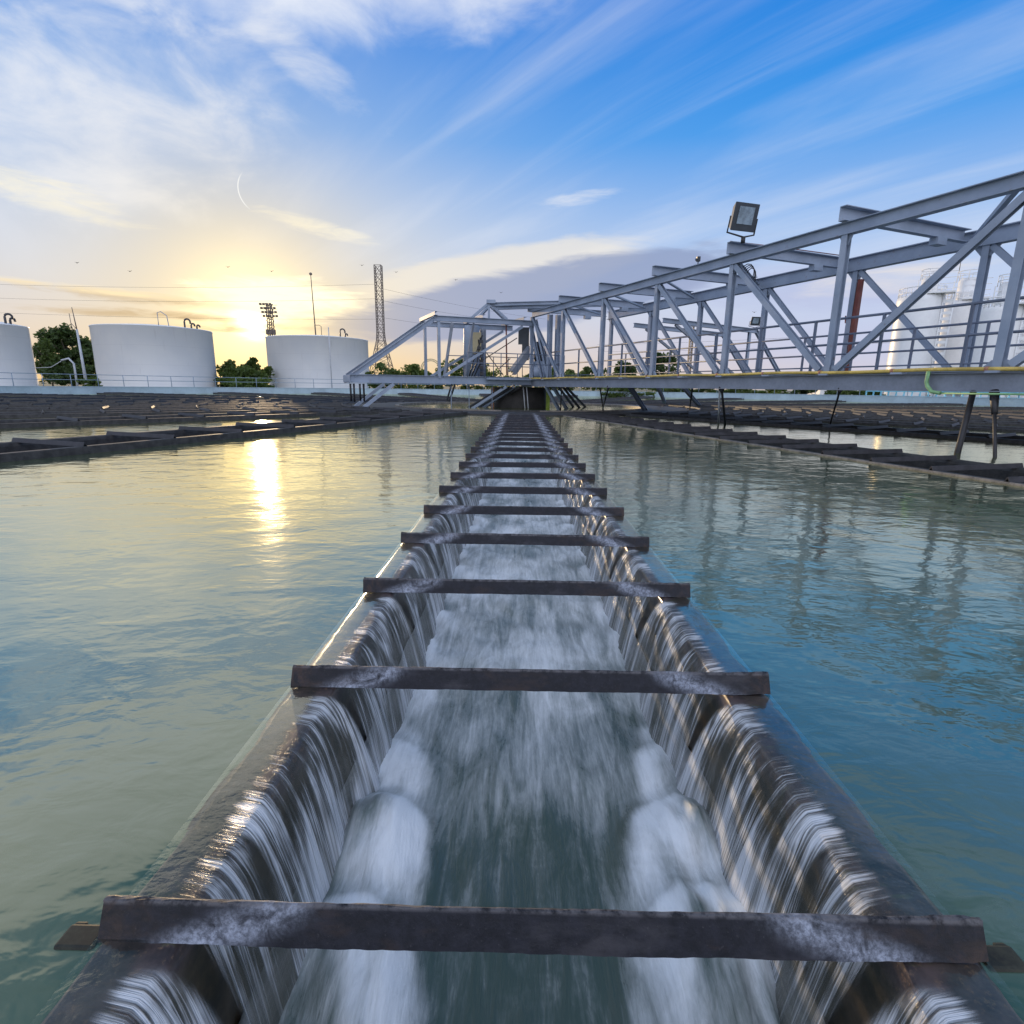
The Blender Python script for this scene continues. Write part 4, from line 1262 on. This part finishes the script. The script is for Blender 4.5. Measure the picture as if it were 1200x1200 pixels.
sh = [(424, 474, 424, 'at the pylon foot'), (456, 502, 419, 'behind the two left arm posts'), (484, 524, 432, 'in front of the small arch'), (506, 560, 419, 'left of the dosing tanks'), (540, 596, 424, 'right of the dosing tanks'), (578, 646, 428, 'behind the drive chute'), (624, 680, 424, 'right of the gear motor')]
for i, (a, b_, yt, where) in enumerate(sh):
    tree('bush', 'leafy green bush '+where, 'bush', a, b_, yt, 78+i % 3*4, [LEAFM, LEAFL, LEAFM][i % 3], 20+i, 1500, .20, 20, False, 'bushes behind the bridge', low=.0)
tree('broad_tree', 'rounded dark tree seen through the truss, left of the third post', 'tree', 716, 752, 421, 100, LEAFD, 31, 2200, .25, 24, True, 'trees beyond the tank wall', low=.1)
tree('broad_tree', 'rounded dark tree seen through the truss, right of the third post', 'tree', 752, 800, 412, 104, LEAFD, 32, 2600, .25, 28, True, 'trees beyond the tank wall', low=.1)
tree('broad_tree', 'small dark tree seen low through the truss near the gear motor', 'tree', 670, 720, 428, 100, LEAFM, 33, 1800, .25, 24, True, 'trees beyond the tank wall', low=.1)
for i, (a, b_) in enumerate(((700, 760), (752, 812), (806, 850), (846, 892), (888, 930), (926, 965), (962, 1012), (1008, 1040))):
    tree('shrub', 'green shrub below the bridge deck, %s from the left along the right hand wall' % ORD[i], 'shrub', a, b_, 450, 70-i*1.2, [LEAFM, LEAFL, LEAFD][i % 3], 50+i, 1100, .16, 18, False, 'shrubs right along the tank wall', low=.0, zb=-.4)

# small fairground-like arch far away
q = at(505, 440, 190); q.z = -.4
ar = thing('arched_frame', 'small tan arched frame far behind the left bridge arm', 'arch', q)
m = MB(); c = at(505, 433, 190)
for dr in (0, .55):
    m.tube([(c.x+(3.4-dr)*math.cos(k*math.pi/20), c.y, c.z+(3.4-dr)*math.sin(k*math.pi/20)) for k in range(21)], .14, 6)
for k in range(21): 
    a_ = k*math.pi/20; m.tube([(c.x+2.85*math.cos(a_), c.y, c.z+2.85*math.sin(a_)), (c.x+3.4*math.cos(a_), c.y, c.z+3.4*math.sin(a_))], .08, 5)
obj('arch', m, TAN, ar)
m = MB()
for s in (-3.1, 3.1): m.tube([(c.x+s, c.y, -.4), (c.x+s, c.y, c.z)], .14, 6)
obj('leg', m, TAN, ar)
p = at(514, 441, 185); m = MB(); m.lathe([(0, 1.9), (.5, 1.8), (1.0, 1.2), (1.0, -2), (0, -2)], p, 16)
tag(obj('red_canister', m, RED), 'small red upright canister beside the far arched frame', 'canister')
p = at(505, 441, 188); m = MB()
for k in range(6): m.lathe([(0, .9), (.45, .7), (.5, -1.8), (0, -1.8)], p+Vector((-2.2+.85*k, 0, 0)), 10)
tag(obj('white_canopy', m, WHITE), 'row of small white scalloped awnings below the far arched frame', 'awning')

# ------------------------------------------------------------------ overhead wires, birds, vapour trail
def wire(p0, p1, sag, label, r=.036):
    p0, p1 = Vector(p0), Vector(p1)
    m = MB(); m.tube([p0.lerp(p1, k/24) - Z*(sag*4*(k/24)*(1-k/24)) for k in range(25)], r, 5)
    tag(obj('power_line', m, WIRE), label, 'cable', 'power lines')
wire(at(447, 338, 220), at(640, 374, 300), 1.0, 'upper power line running right from the pylon towards the gable')
wire(at(447, 352, 220), at(600, 376, 300), 1.0, 'middle power line running right from the pylon')
wire(at(447, 372, 220), at(600, 388, 300), 1.0, 'lowest power line running right from the pylon')
wire(at(-60, 331, 230), at(440, 333, 220), 1.5, 'topmost power line over the white tanks')
wire(at(-60, 347, 230), at(440, 350, 220), 1.5, 'second power line over the white tanks')
wire(at(-60, 364, 230), at(440, 374, 220), 1.0, 'lowest power line over the white tanks, crossing the sun glow')
wire(at(700, 404, 260), at(1260, 372, 190), 1.5, 'power line passing behind the truss to the silos, upper', .035)
wire(at(700, 412, 260), at(1260, 388, 190), 1.5, 'power line passing behind the truss to the silos, lower', .035)
q = at(807, 436, 150); tp = at(806, 383, 150); q.z = -.4
pn = lattice('radio_mast', 'thin pale lattice mast seen between the truss posts', 'mast', q, Vector((q.x, q.y, tp.z)), 1.1, .8, 12, .14)
for i, (px, py_, lab) in enumerate(((90, 308, 'above the leafy tree'), (152, 318, 'above the middle tank'), (267, 313, 'left of the sun glow'), (318, 318, 'right above the sun'), (424, 311, 'just left of the pylon top'), (464, 319, 'just right of the pylon top'), (534, 328, 'in front of the cream cloud'), (587, 343, 'above the gable frame'), (884, 366, 'between the truss posts'))):
    c = at(px, py_, 120); m = MB(); s = .26
    m.lathe([(0, -s), (.07, -.1), (.08, .05), (0, s)], (0, 0, 0), 6)
    bmesh.ops.rotate(m.bm, verts=m.bm.verts[:], cent=(0, 0, 0), matrix=Matrix.Rotation(R(80), 3, 'X'))
    for sx in (-1, 1):
        m.sweep([(-.09, -.01), (.09, -.01), (.05, .01), (-.05, .01)], (0, 0, 0), (sx*.42, .05, .16)); 
    bmesh.ops.translate(m.bm, verts=m.bm.verts[:], vec=c)
    tag(obj('bird', m, BIRDM), 'tiny dark bird flying '+lab, 'bird', 'birds in the evening sky')
scene.render.engine = 'CYCLES'
scene.cycles.max_bounces = 8
scene.cycles.transparent_max_bounces = 12
scene.cycles.sample_clamp_indirect = 6
